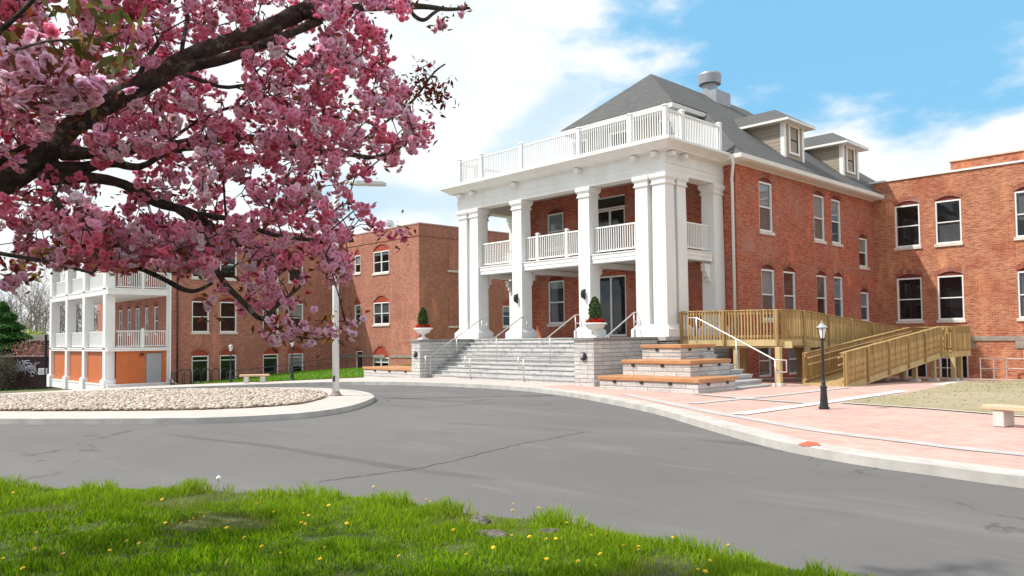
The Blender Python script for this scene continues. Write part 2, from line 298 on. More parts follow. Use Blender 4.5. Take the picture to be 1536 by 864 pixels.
# ------------------------------------------------------------------ mesh helpers
def root_loc(o):
    while o.parent: o = o.parent
    return Vector(o.location)
def finish(o, parent, origin, smoothf):
    COL.objects.link(o)
    if parent: o.parent = parent
    elif origin is not None: o.location = origin
class M:
    def __init__(s): s.v = []; s.f = []; s.uv = {}
    def add(s, vs, fs):
        b = len(s.v); s.v += [tuple(v) for v in vs]; s.f += [tuple(b + i for i in f) for f in fs]
    def box(s, x0, x1, y0, y1, z0, z1):
        if x1 < x0: x0, x1 = x1, x0
        if y1 < y0: y0, y1 = y1, y0
        s.add([(x0,y0,z0),(x1,y0,z0),(x1,y1,z0),(x0,y1,z0),(x0,y0,z1),(x1,y0,z1),(x1,y1,z1),(x0,y1,z1)],
              [(0,3,2,1),(4,5,6,7),(0,1,5,4),(1,2,6,5),(2,3,7,6),(3,0,4,7)]); return s
    def beam(s, a, b, w, h, up=(0,0,1)):          # box from a to b, w across, h along 'up'
        a = Vector(a); b = Vector(b); d = (b - a).normalized(); u = Vector(up); sd = d.cross(u).normalized(); u = sd.cross(d)
        vs = [p + sd * (w/2) * i + u * (h/2) * j for p in (a, b) for i, j in ((-1,-1),(1,-1),(1,1),(-1,1))]
        s.add(vs, [(0,1,2,3),(7,6,5,4),(0,4,5,1),(1,5,6,2),(2,6,7,3),(3,7,4,0)]); return s
    def vbeam(s, a, b, w, h):                      # like beam but its ends and height stay vertical
        a = Vector(a); b = Vector(b); d = (b - a); sd = Vector((d.y, -d.x, 0)).normalized(); u = Vector((0,0,1))
        vs = [p + sd * (w/2) * i + u * (h/2) * j for p in (a, b) for i, j in ((-1,-1),(1,-1),(1,1),(-1,1))]
        s.add(vs, [(0,1,2,3),(7,6,5,4),(0,4,5,1),(1,5,6,2),(2,6,7,3),(3,7,4,0)]); return s
    def tube(s, pts, rad, n=8, caps=True):
        pts = [Vector(p) for p in pts]; R = rad if isinstance(rad, (list, tuple)) else [rad] * len(pts)
        b = len(s.v); ref = None
        for i, p in enumerate(pts):
            t = (pts[min(i+1, len(pts)-1)] - pts[max(i-1, 0)]).normalized()
            if ref is None: ref = t.orthogonal().normalized()
            ref = (ref - t * ref.dot(t)); ref = ref.normalized() if ref.length > 1e-6 else t.orthogonal().normalized()
            q = t.cross(ref)
            for k in range(n):
                a = 2 * pi * k / n; s.v.append(tuple(p + (ref * cos(a) + q * sin(a)) * R[i]))
        for i in range(len(pts) - 1):
            for k in range(n):
                a = b + i*n + k; c = b + i*n + (k+1) % n; s.f.append((a, c, c + n, a + n))
        if caps:
            s.f.append(tuple(b + k for k in range(n))[::-1]); s.f.append(tuple(b + (len(pts)-1)*n + k for k in range(n)))
        return s
    def lathe(s, prof, c, n=16, rot=0.0, caps=True):
        b = len(s.v)
        for r, z in prof:
            for k in range(n):
                a = 2*pi*k/n + rot; s.v.append((c[0] + r*cos(a), c[1] + r*sin(a), c[2] + z))
        for i in range(len(prof)-1):
            for k in range(n):
                a = b + i*n + k; d = b + i*n + (k+1) % n; s.f.append((a, d, d+n, a+n))
        if caps:
            s.f.append(tuple(b + k for k in range(n))[::-1]); s.f.append(tuple(b + (len(prof)-1)*n + k for k in range(n)))
        return s
    def rects(s, x0, x1, y0, y1, prof, ey=(1, 1), caps=True, back=True):     # stacked rectangles, each (expand, z)
        b = len(s.v)
        for e, z in prof:
            s.v += [(x0-e, y0-e*ey[0], z), (x1+e, y0-e*ey[0], z), (x1+e, y1+e*ey[1], z), (x0-e, y1+e*ey[1], z)]
        for i in range(len(prof)-1):
            for k in range(4):
                if k == 2 and not back: continue
                a = b+4*i+k; d = b+4*i+(k+1) % 4; s.f.append((a, d, d+4, a+4))
        if caps: s.f.append((b+3, b+2, b+1, b)); t = b+4*(len(prof)-1); s.f.append((t, t+1, t+2, t+3))
        return s
    def polys(s, polyf, prof, caps=True):         # stacked polygons polyf(e) at z
        b = len(s.v); n = None
        for e, z in prof:
            pl = polyf(e); n = len(pl); s.v += [(x, y, z) for x, y in pl]
        for i in range(len(prof)-1):
            for k in range(n):
                a = b+n*i+k; d = b+n*i+(k+1) % n; s.f.append((a, d, d+n, a+n))
        if caps: s.f.append(tuple(b+k for k in range(n))[::-1]); t = b+n*(len(prof)-1); s.f.append(tuple(t+k for k in range(n)))
        return s
    def prism(s, pts, d):                          # planar polygon pts extruded by vector d
        n = len(pts); d = Vector(d); a = [Vector(p) for p in pts]
        s.add(a + [p + d for p in a], [tuple(range(n))[::-1], tuple(range(n, 2*n))] + [(k, (k+1) % n, (k+1) % n + n, k + n) for k in range(n)]); return s
    def build(s, name, material, parent=None, origin=None, smooth=False, bevel=0.0, fixn=True):
        org = root_loc(parent) if parent else (Vector(origin) if origin is not None else Vector((0,0,0)))
        V = np.array(s.v, dtype=float).reshape(-1, 3)
        me = bpy.data.meshes.new(name)
        me.from_pydata((V - np.array(org)).tolist(), [], s.f); me.update()
        if fixn:
            bm = bmesh.new(); bm.from_mesh(me); bmesh.ops.recalc_face_normals(bm, faces=bm.faces)
            if bevel:
                es = [e for e in bm.edges if len(e.link_faces) == 2 and e.calc_face_angle(0) > 0.6]
                bmesh.ops.bevel(bm, geom=es, offset=bevel, segments=1, affect='EDGES', clamp_overlap=True)
            bm.to_mesh(me); bm.free()
        boxuv(me, org)
        if smooth:
            for p in me.polygons: p.use_smooth = True
        for mt in (material if isinstance(material, list) else [material]): me.materials.append(mt)
        o = bpy.data.objects.new(name, me); finish(o, parent, org if not parent else None, smooth)
        return o
def boxuv(me, org):
    uvl = me.uv_layers.new(name='uv'); n = len(me.loops)
    if n == 0: return
    co = np.empty(len(me.vertices)*3); me.vertices.foreach_get('co', co); co = co.reshape(-1, 3) + np.array(org)
    vi = np.empty(n, dtype=np.int64); me.loops.foreach_get('vertex_index', vi)
    nr = np.empty(len(me.polygons)*3); me.polygons.foreach_get('normal', nr); nr = nr.reshape(-1, 3)
    lt = np.empty(len(me.polygons), dtype=np.int64); me.polygons.foreach_get('loop_total', lt)
    nl = np.repeat(nr, lt, axis=0); P = co[vi]
    flat = np.abs(nl[:, 2]) > 0.95
    t = np.stack([-nl[:, 1], nl[:, 0], np.zeros(n)], 1); L = np.linalg.norm(t, axis=1, keepdims=True); t = t / np.maximum(L, 1e-9)
    t[flat] = (1, 0, 0); b = np.cross(nl, t); b[flat] = (0, 1, 0)
    uv = np.stack([(P*t).sum(1), (P*b).sum(1)], 1)
    uvl.data.foreach_set('uv', uv.astype(np.float32).ravel())
def nmesh(name, V, F, k, material, parent=None, tint=None, origin=(0,0,0), smooth=False, kind=None):
    """numpy mesh: V (n,3) world, F (m,k) indices, tint per vertex (n,3)."""
    org = root_loc(parent) if parent else Vector(origin)
    me = bpy.data.meshes.new(name); me.vertices.add(len(V)); me.vertices.foreach_set('co', (V - np.array(org)).astype(np.float32).ravel())
    me.loops.add(len(F)*k); me.loops.foreach_set('vertex_index', F.astype(np.int32).ravel())
    me.polygons.add(len(F)); me.polygons.foreach_set('loop_start', np.arange(0, len(F)*k, k, dtype=np.int32))
    me.update(calc_edges=True)
    if tint is not None:
        a = me.color_attributes.new('tint', 'FLOAT_COLOR', 'POINT'); a.data.foreach_set('color', np.concatenate([tint, np.ones((len(tint), 1))], 1).astype(np.float32).ravel())
    if smooth: me.polygons.foreach_set('use_smooth', np.ones(len(F), dtype=bool))
    me.materials.append(material); o = bpy.data.objects.new(name, me); finish(o, parent, org if not parent else None, smooth)
    if kind: o['kind'] = kind
    return o
def thing(name, loc, label, cat, group=None):
    o = bpy.data.objects.new(name, None); o.location = loc; o.empty_display_size = 0.2; COL.objects.link(o); tag(o, label, cat, group); return o
def tag(o, label=None, cat=None, group=None, kind=None):
    if label: o['label'] = label
    if cat: o['category'] = cat
    if group: o['group'] = group
    if kind: o['kind'] = kind
    return o
def copy_thing(r, delta, rotz=None):
    def cp(o, par):
        c = o.copy(); COL.objects.link(c); c.parent = par
        for ch in [x for x in KIDS.get(o.name, ())]: KIDS.setdefault(c.name, []).append(cp(ch, c))
        return c
    KIDS.clear()
    for o in COL.objects:
        if o.parent: KIDS.setdefault(o.parent.name, []).append(o)
    c = cp(r, None); c.location = Vector(r.location) + Vector(delta)
    if rotz is not None: c.rotation_euler[2] = rotz
    return c
KIDS = {}
# ------------------------------------------------------------------ ground
def sp(t): return (t + math.sqrt(t*t + 4)) / 2
def gz(x, y): return -0.05 * sp(-31 - x) - 0.033 * sp(y - 28) + 0.035
def gp(px, py, off=0.0):     # the ground point seen at a pixel
    d = ray(px, py); z = 0.0
    for _ in range(60):
        t = (z - CH) / d.z; p = CAM + d * t; z = 0.5*z + 0.5*(gz(p.x, p.y) + off)
    return Vector((p.x, p.y, z))
def sheet(name, poly, zf, material, step=1.0, label=None, kind='structure'):
    xs = [p[0] for p in poly]; ys = [p[1] for p in poly]
    def inside(x, y):
        r = False; n = len(poly)
        for i in range(n):
            x1, y1 = poly[i]; x2, y2 = poly[(i+1) % n]
            if (y1 > y) != (y2 > y) and x < (x2-x1)*(y-y1)/(y2-y1)+x1: r = not r
        return r
    b = []
    for i in range(len(poly)):
        p, q = Vector(poly[i]), Vector(poly[(i+1) % len(poly)]); n = max(1, int((q-p).length/step))
        b += [p.lerp(q, k/n) for k in range(n)]
    pts = list(b)
    x = min(xs)
    while x < max(xs):
        y = min(ys)
        while y < max(ys):
            if inside(x, y): pts.append(Vector((x + 0.01, y + 0.013)))
            y += step
        x += step
    nb = len(b)
    vs, es, fs, *_ = delaunay_2d_cdt(pts, [(i, (i+1) % nb) for i in range(nb)], [], 1, 1e-4)
    mm = M(); mm.v = [(v.x, v.y, zf(v.x, v.y)) for v in vs]; mm.f = [tuple(f) for f in fs]
    o = mm.build(name, material, fixn=False)
    me = o.data
    if len(me.polygons) and me.polygons[0].normal.z < 0: me.flip_normals(); 
    o['kind'] = kind
    return o
def offs(line, d):           # polyline offset to its left
    out = []
    for i, p in enumerate(line):
        a = Vector(line[max(0, i-1)]); b = Vector(line[min(len(line)-1, i+1)]); t = (b-a).normalized(); out.append((p[0]-t.y*d, p[1]+t.x*d))
    return out
def smooth_line(L, n=4, closed=False):
    out = []; m_ = len(L)
    for i in range(m_ if closed else m_-1):
        P = [Vector(L[(i+k) % m_]) if closed else Vector(L[min(max(i+k, 0), m_-1)]) for k in (-1, 0, 1, 2)]
        for k in range(n):
            t = k/n; q = 0.5*((2*P[1]) + (P[2]-P[0])*t + (2*P[0]-5*P[1]+4*P[2]-P[3])*t*t + (3*P[1]-P[0]-3*P[2]+P[3])*t**3); out.append((q.x, q.y))
    if not closed: out.append(tuple(L[-1]))
    return out
def strip(name, line, w0, w1, zf, material, drop=None, closed=False, kind='structure'):
    L = list(line) + ([line[0], line[1]] if closed else [])
    a = offs(L, w0); b = offs(L, w1); mm = M()
    if closed: a = a[1:]; b = b[1:]; L = L[1:]; a[-1] = a[0]; b[-1] = b[0]
    n = len(L); mm.v = [(x, y, zf(x, y)) for x, y in a] + [(x, y, zf(x, y)) for x, y in b]
    mm.f = [(i, i+1, n+i+1, n+i) for i in range(n-1)]
    if drop:
        k = len(mm.v); mm.v += [(x, y, zf(x, y)-drop) for x, y in a]; mm.f += [(i+1, i, k+i, k+i+1) for i in range(n-1)]
    o = mm.build(name, material, fixn=False); o['kind'] = kind; 
    if o.data.polygons[0].normal.z < 0: o.data.flip_normals()
    return o
sheet('ground', [(-420,-120),(320,-120),(320,420),(-420,420)], lambda x, y: max(gz(x, y), -2.6) - 0.34, FARG, 20)
sheet('road', [(-96,-16),(26,-16),(26,26),(-96,26)], lambda x, y: gz(x, y) - 0.13, ASPH, 1.5)
kerbL = smooth_line([(14,11.3),(6,10.9),(0,10.75),(-2.56,10.86),(-3.62,11.06),(-4.53,11.22),(-6.02,11.82),(-7.56,12.84),(-9.19,14.03),(-11.35,15.61),(-14.48,17.38),(-17.4,18.75),(-20.36,19.5),(-22.94,19.55),(-24.98,19.25),(-26.7,18.75),(-28.3,17.9),(-29.5,16.5),(-30.5,14.4),(-31.8,12),(-33.7,9.4),(-36.2,6.8),(-40,4.2)], 3)
kz = lambda x, y: gz(x, y)
plaza = kerbL + [(-47,8),(-56,15.5),(-56,20),(-44,20.5),(-36,17.5),(-33.6,19.5),(-33.2,22.5),(-31,24),(-31,46),(14,46)]
sheet('pavement', plaza, kz, PAVER, 1.0)
lsw = [p for p in kerbL if p[0] < -18.5] + [(-47,8),(-56,15.5),(-56,20),(-44,20.5),(-36,17.5),(-33.6,19.5),(-33.2,22.0),(-28.5,22.0),(-19,22.2)]
sheet('left_sidewalk', lsw, lambda x, y: kz(x, y) + 0.004, PALEPV, 1.0)
strip('kerb', kerbL, 0.0, -0.5, lambda x, y: kz(x, y) + 0.008, KERB, drop=0.17)
lz = lambda x, y: kz(x, y) + 0.010
CB = mat('grey_band_paver', (0.44, 0.42, 0.41), 0.85, 0.12, 2.0, bmp=0.2)
strip('paving_band', smooth_line([(-14.8,18.9),(-11.9,17.0),(-9.6,15.5),(-8.2,14.75),(-6.4,13.75),(-4.6,13.2),(-3.02,12.86),(3,12.5),(9,12.6)], 4), -0.16, 0.16, lz, CB)
strip('paving_band', [(-11.3,17.2),(-11.0,21),(-10.9,25.6)], -0.16, 0.16, lambda x, y: lz(x, y)+.004, CB)
strip('paving_band', [(-8.98,15.4),(-8.9,19.4),(-8.9,24),(-9.7,31),(-10.8,37.5)], -0.2, 0.2, lambda x, y: lz(x, y)+.006, CONC)
strip('paving_band', [(-13.1,20.1),(-10.9,19.4),(-8.9,19.0)], -0.14, 0.14, lambda x, y: lz(x, y)+.008, CB)
def dz(x, y): return kz(x, y) + 0.02 + 0.10*max(0, math.sin(x*0.9+1)*math.sin(y*0.55)) * min(1, max(0, (y-19.6)/2))
dry = [(-8.5,19.6),(-6.3,19.3),(-4.35,18.64),(5,16.3),(14,14.5),(14,41.5),(-9.3,41.5),(-10.2,36.3),(-9.1,30.5),(-8.45,24)]
sheet('dry_lawn', dry, dz, DRYG, 0.7)
strip('lawn_edging', [(-8.5,19.6),(-6.3,19.3),(-4.35,18.64),(5,16.3),(14,14.5)], 0.0, -0.12, lambda x, y: kz(x, y)+.024, CONC)
o = sheet('paint_mark', [tuple(gp(*q)[:2]) for q in ((1196,668),(1212,663),(1226,665),(1232,670),(1222,669),(1214,671),(1204,670))], lambda x, y: kz(x, y)+.016, mat('orange_marking_paint', (0.75,0.12,0.05), 0.6), 5)
TAR = mat('tar_crack', (0.085, 0.082, 0.080), 0.8, 0.2, 6); WORN = mat('worn_scratch', (0.185, 0.18, 0.176), 0.85, 0.1, 6)
def crackline(pix, w, m_c, seed):
    rc = random.Random(seed); P = smooth_line([tuple(gp(a, b, -.13)[:2]) for a, b in pix], 14); mm = M(); n = len(P); L = offs(P, 1.0); V = []
    for i, (x, y) in enumerate(P):
        tx, ty = L[i][0]-x, L[i][1]-y; j = rc.uniform(-.05, .05); ww = w*rc.uniform(.15, 1)*min(1, i/4, (n-1-i)/4)+.002
        for s in (-1, 1): V.append((x+tx*(j+s*ww), y+ty*(j+s*ww), gz(x, y)-.13+.005))
    mm.v = V; mm.f = [(2*i, 2*i+1, 2*i+3, 2*i+2) for i in range(n-1)]; o = mm.build('road_crack', m_c, fixn=False); o['kind'] = 'structure'
    if o.data.polygons[0].normal.z < 0: o.data.flip_normals()
for i_, (pix, w, mc) in enumerate([([(470,724),(560,712),(640,700),(715,683),(775,667),(830,657),(882,647)], .018, TAR), ([(562,606),(640,611),(700,607),(742,605)], .022, TAR), ([(705,602),(738,599)], .05, TAR), ([(812,606),(830,607)], .06, TAR)
]): crackline(pix, w, mc, i_)
# lawn by the left building, rising gently to its wall
def lawnz(x, y): 
    t = min(1, max(0, (y - 21) / 11)); return kz(x, y) + 0.03 + 0.62 * t*t*(3-2*t)
lawnp = [(-33.4,22.2),(-33.7,19.8),(-36,17.7),(-44,20.7),(-55.5,21),(-55.5,34.1),(-45.3,34.1),(-45,44),(-31.2,44),(-31.2,24.2)]
sheet('lawn', lawnp, lawnz, LAWN, 1.0)
# island in the drive
isl = smooth_line([(-21.37,4.05),(-18.9,6.1),(-17.6,7.5),(-17.05,9.0),(-17.2,10.1),(-17.9,11.3),(-19.1,12.6),(-20.5,13.75),(-22.65,14.7),(-24.9,14.9),(-27.0,14.2),(-28.4,12.9),(-29.5,11.2),(-30.8,9.2),(-32.0,7.0),(-32.6,4.6),(-31.6,2.2),(-28.6,1.2),(-25.0,1.9)], 4, True)
iz = lambda x, y: kz(x, y) + 0.0
sheet('traffic_island', isl, iz, PALEPV, 1.0)
# which way round is the outline: keep the kerb inside it
strip('island_kerb', isl, 0.0, 0.28, lambda x, y: iz(x, y)+.006, KERB, drop=0.17, closed=True)
grv = smooth_line([(-29.9,5.2),(-30.6,7.7),(-28.6,10.9),(-26.3,13.0),(-23.7,13.45),(-21.6,12.75),(-20.1,11.45),(-19.3,10.1),(-20.2,7.7),(-24.0,4.4),(-27.0,3.2)], 4, True)
sheet('gravel_bed', grv, lambda x, y: iz(x, y)+.01, SOIL, 1.0)
def in_poly(P, poly):
    x, y = P[:, 0], P[:, 1]; r = np.zeros(len(P), bool); n = len(poly)
    for i in range(n):
        x1, y1 = poly[i]; x2, y2 = poly[(i+1) % n]
        c = ((y1 > y) != (y2 > y)) & (x < (x2-x1)*(y-y1)/(y2-y1+1e-12)+x1); r ^= c
    return r
GZ = np.vectorize(gz)
# river stones
bmt = bmesh.new(); bmesh.ops.create_icosphere(bmt, subdivisions=1, radius=1); sv = np.array([v.co[:] for v in bmt.verts]); sf = np.array([[v.index for v in f.verts] for f in bmt.faces]); bmt.free()
gx = np.array(grv); c = RNG.uniform(gx.min(0), gx.max(0), (26000, 2)); c = c[in_poly(c, grv)]
n = len(c); rad = RNG.uniform(0.022, 0.065, n); S = np.stack([rad*RNG.uniform(.8,1.3,n), rad*RNG.uniform(.7,1.1,n), rad*RNG.uniform(.4,.7,n)], 1)
th = RNG.uniform(0, 2*pi, n); V = sv[None]*S[:, None] * (1 + RNG.normal(0, .07, (n, len(sv), 1)))
x = V[..., 0]*np.cos(th)[:, None]-V[..., 1]*np.sin(th)[:, None]; y = V[..., 0]*np.sin(th)[:, None]+V[..., 1]*np.cos(th)[:, None]
V = np.stack([x + c[:, :1], y + c[:, 1:], V[..., 2] + (GZ(c[:, 0], c[:, 1]) + 0.02 + rad*0.35 + RNG.uniform(0, .03, n))[:, None]], -1)
F = (sf[None] + (np.arange(n)*len(sv))[:, None, None]).reshape(-1, 3)
base = np.array([(.58,.49,.40),(.47,.40,.34),(.66,.59,.51),(.36,.30,.25),(.58,.45,.35)])[RNG.integers(0, 5, n)] * RNG.uniform(.75, 1.1, (n, 1))
nmesh('gravel', V.reshape(-1, 3), F, 3, TSTONE, None, np.repeat(base, len(sv), 0), kind='stuff', smooth=True)
# ------------------------------------------------------------------ facades
class Fr:       # facade frame: a along the wall, d outward, z up
    def __init__(s, kind, plane): s.k = kind; s.p = plane
    def pt(s, a, d, z):
        if s.k == '-y': return (a, s.p - d, z)
        if s.k == '+x': return (s.p + d, a, z)
        if s.k == '-x': return (s.p - d, a, z)
        return (a, s.p + d, z)
    def box(s, mm, a0, a1, d0, d1, z0, z1):
        A = s.pt(a0, d0, z0); B = s.pt(a1, d1, z1); mm.box(A[0], B[0], A[1], B[1], A[2], B[2])
def arch_z(o, a):
    hw = (o['a1']-o['a0'])/2; ac = (o['a0']+o['a1'])/2; t = (a-ac)/hw; return o['z1'] + o['rise']*(0.15+0.85*(1-t*t)) if o['rise'] else o['z1']
def wall(mm, fr, a0, a1, z0, z1, ops, depth=0.5):
    A = sorted({a0, a1, *[o['a0'] for o in ops], *[o['a1'] for o in ops]})
    top = lambda o: o['z1'] + o['rise']
    Z = sorted({z0, z1, *[o['z0'] for o in ops], *[top(o) for o in ops]})
    def q(pts, flip=False): mm.add([fr.pt(*p) for p in pts], [tuple(range(len(pts)))])
    for i in range(len(A)-1):
        for j in range(len(Z)-1):
            ca, cz = (A[i]+A[i+1])/2, (Z[j]+Z[j+1])/2
            if any(o['a0'] < ca < o['a1'] and o['z0'] < cz < top(o) for o in ops): continue
            q([(A[i],0,Z[j]),(A[i+1],0,Z[j]),(A[i+1],0,Z[j+1]),(A[i],0,Z[j+1])])
    for o in ops:
        b0, b1, zz0 = o['a0'], o['a1'], o['z0']; n = 8 if o['rise'] else 1
        for k in range(n):
            p, r = b0+(b1-b0)*k/n, b0+(b1-b0)*(k+1)/n; zp, zr = arch_z(o, p), arch_z(o, r)
            if o['rise']: q([(p,0,zp),(r,0,zr),(r,0,top(o)),(p,0,top(o))])
            q([(p,0,zp),(r,0,zr),(r,-depth,zr),(p,-depth,zp)])
        for b in (b0, b1): q([(b,0,zz0),(b,-depth,zz0),(b,-depth,arch_z(o,b)),(b,0,arch_z(o,b))])
        q([(b0,0,zz0),(b1,0,zz0),(b1,-depth,zz0),(b0,-depth,zz0)])
def op(a0, a1, z0, z1, rise=0.22, **k):
    d = dict(a0=min(a0,a1), a1=max(a0,a1), z0=z0, z1=z1, rise=rise, sill=True, mull=False, blind=None, panel=MAROON, mid=0.5, name='window'); d.update(k); return d
WR = random.Random(4); CURT = mat('cream_shade', (.60,.56,.48), .8, .08, 1.5)
def fill_opening(parent, fr, o, depth=0.12):
    a0, a1, z0, z1 = o['a0'], o['a1'], o['z0'], o['z1']; w = min(0.075, (a1-a0)*0.12); D = depth; f = M()
    fr.box(f, a0, a0+w, -D, -D+.09, z0, z1); fr.box(f, a1-w, a1, -D, -D+.09, z0, z1)
    fr.box(f, a0+w, a1-w, -D, -D+.09, z1-w, z1); fr.box(f, a0+w, a1-w, -D, -D+.09, z0, z0+w*1.2)
    if o['name'] == 'window':
        zm = z0 + (z1-z0)*o['mid']; fr.box(f, a0+w, a1-w, -D+.005, -D+.06, zm-.028, zm+.028)
    if o['mull']:
        ac = (a0+a1)/2; fr.box(f, ac-.045, ac+.045, -D-.01, -D+.085, z0+w, z1-w)
    frame = WHITE2
    W = f.build(o['name'], o.get('frame', frame), parent)
    g = M(); fr.box(g, a0+w*.6, a1-w*.6, -D+.018, -D+.024, z0+w*.6, z1-w*.6); g.build('pane', GLASS, W)
    if o['sill']:
        s = M(); fr.box(s, a0-.07, a1+.07, -.10, .07, z0-.15, z0-.004); s.build('sill', SILL, W, bevel=.008)
    if o['rise']:
        p = M(); n = 8; pts = [(a0, -D+.03, z1), (a1, -D+.03, z1)] + [(a1-(a1-a0)*k/n, -D+.03, arch_z(o, a1-(a1-a0)*k/n)-.004) for k in range(n+1)]
        A = Vector(fr.pt(0, 0, 0)); B = Vector(fr.pt(0, .03, 0)); p.prism([fr.pt(*q) for q in pts], B-A); p.build('arch_panel', o['panel'], W)
        r = M(); th = .24; n = 10                # ring of header bricks round the arch
        for k in range(n):
            q0, q1 = a0-.06+(a1-a0+.12)*k/n, a0-.06+(a1-a0+.12)*(k+1)/n
            zf = lambda a: arch_z(o, min(max(a, a0), a1))
            r.add([fr.pt(q0,.004,zf(q0)), fr.pt(q1,.004,zf(q1)), fr.pt(q1,.004,zf(q1)+th), fr.pt(q0,.004,zf(q0)+th)], [(0,1,2,3)])
        r.build('brick_arch', BR_ARCH, W)
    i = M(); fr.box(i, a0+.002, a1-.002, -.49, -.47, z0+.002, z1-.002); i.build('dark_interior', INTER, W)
    if not o['blind'] and o['name'] == 'window' and WR.random() < .55:
        o['blind'] = (1-WR.choice([.18,.3,.45,.5,.62]), 1, WR.choice([BLIND, BLINDD, CURT]))
    if o['blind']:
        BL_ = o['blind'] if isinstance(o['blind'], list) else [o['blind']]
        for lo, hi, bm_ in BL_: b = M(); fr.box(b, a0+w, a1-w, -D-.03, -D-.015, z0+(z1-z0)*lo, z0+(z1-z0)*hi); b.build('blind', bm_, W)
    return W
def railing(name, parent, a, b, z0, z1, material=WHITE2, gap=.115, bw=.035, posts=(), pw=.12, slopeb=None, label=None):
    """straight railing from a to b (x,y); z0/z1 bottom and top rails; posts are fractions"""
    a = Vector((*a, 0)); b = Vector((*b, 0)); mm = M(); L = (b-a).length; dz_ = slopeb or 0
    def P(t, z): p = a.lerp(b, t); return (p.x, p.y, z + dz_*t)
    mm.vbeam(P(0, z1-.03), P(1, z1-.03), .075, .06); mm.vbeam(P(0, z0+.03), P(1, z0+.03), .06, .06)
    n = int(L/gap); 
    for k in range(1, n): mm.vbeam(*(lambda p: ((p[0], p[1], p[2]), (p[0]+1e-4, p[1], p[2])))(P(k/n, 0)), 0, 0) if False else None
    t_ = (b-a).normalized(); sd = Vector((t_.y, -t_.x, 0))
    for k in range(1, n):
        p = Vector(P(k/n, z0+.06)); q = Vector(P(k/n, z1-.06)); h = bw/2
        vs = [r + t_*h*i + sd*h*j for r in (p, q) for i, j in ((-1,-1),(1,-1),(1,1),(-1,1))]
        mm.add(vs, [(0,1,5,4),(1,2,6,5),(2,3,7,6),(3,0,4,7)])
    o = mm.build(name, material, parent)
    for t in posts:
        p = P(t, 0); q = M(); h = pw/2; q.box(p[0]-h, p[0]+h, p[1]-h, p[1]+h, z0-.06+p[2], z1+.07+p[2]); q.rects(p[0]-h, p[0]+h, p[1]-h, p[1]+h, [(.02, z1+.072+p[2]), (.03, z1+.09+p[2]), (-.03, z1+.15+p[2])])
        q.build('post', material, o)
    return o

# ================================================================== main building
XE, XW, YF, YB = -17.06, -30.74, 29.6, 50.0
MB = thing('brick_building', (-23.9, 39, 0), 'red brick building with white two-storey columned portico, grey hip roof and two side dormers', 'building')
F1, F2, F3 = Fr('-y', YF), Fr('+x', XE), Fr('-x', XW)
BL = (0.0, 0.5, BLINDD)
fo = [op(-28.05,-26.92,2.48,4.70), op(-28.05,-26.92,6.35,8.2, blind=(.0,1,BLIND)), op(-20.88,-19.75,2.48,4.70), op(-20.88,-19.75,6.35,8.2, blind=(.5,1,BLIND)),
      op(-24.85,-22.97,1.80,4.72,0.0,name='entrance_door',sill=False,mull=True), op(-24.85,-22.97,5.24,7.95,0.0,name='balcony_door',sill=False,mull=True)]
eo = [op(31.53,32.72,6.35,8.56, blind=(.5,1,BLIND)), op(36.80,37.98,6.37,8.60, blind=(.0,1,BLIND)), op(38.78,39.86,6.37,8.60, blind=(.0,1,BLIND)),
      op(42.05,43.15,5.36,6.90), op(31.58,32.75,2.45,4.68, blind=(.45,1,BLIND)), op(33.59,34.74,2.45,4.68, blind=(.0,.5,BLINDD)), op(36.93,38.03,2.45,4.66, blind=(.5,1,BLINDD)), op(38.85,39.88,2.45,4.68, blind=(.6,1,BLINDD)),
      op(42.07,43.15,2.46,4.0, blind=(.5,1,BLINDD)), op(31.2,32.3,-.05,1.35,0.0,sill=False, blind=(.0,1,BLINDD)), op(33.9,34.9,-.05,1.35,0.0,sill=False,blind=(.0,1,BLIND))]
for o_ in eo:
    if o_['blind'] and o_['z0'] > 2: o_['blind'] = [(.0,.5,BLINDD),(.5,1,BLIND)]
eo[5]['blind'] = [(0,.5,BLINDD)]; eo[6]['blind'] = [(.5,1,BLINDD)]
mm = M(); wall(mm, F1, XW, XE, -1.2, 9.3, fo); wall(mm, F2, YF, YB, -1.2, 9.3, eo)
mm.add([(XW,YF,-1.2),(XW,YB,-1.2),(XW,YB,9.3),(XW,YF,9.3)],[(0,1,2,3)]); mm.add([(XW,YB,-1.2),(XE,YB,-1.2),(XE,YB,9.3),(XW,YB,9.3)],[(0,1,2,3)])
mm.build('wall', BR_MAIN, MB)
for o_ in fo: fill_opening(MB, F1, o_)
for o_ in eo: fill_opening(MB, F2, o_)
# upper transom above the balcony door
mm = M(); F1.box(mm, -24.9,-22.92,.002,.05,7.97,8.03); F1.box(mm,-24.9,-22.92,.002,.05,8.5,8.56); TRS = mm.build('transom', WHITE2, MB); mm = M(); F1.box(mm,-24.88,-22.94,.002,.012,8.032,8.498); mm.build('pane', mat('dark_transom_glass', (.03,.028,.028), .12, .2, 1.0), TRS)
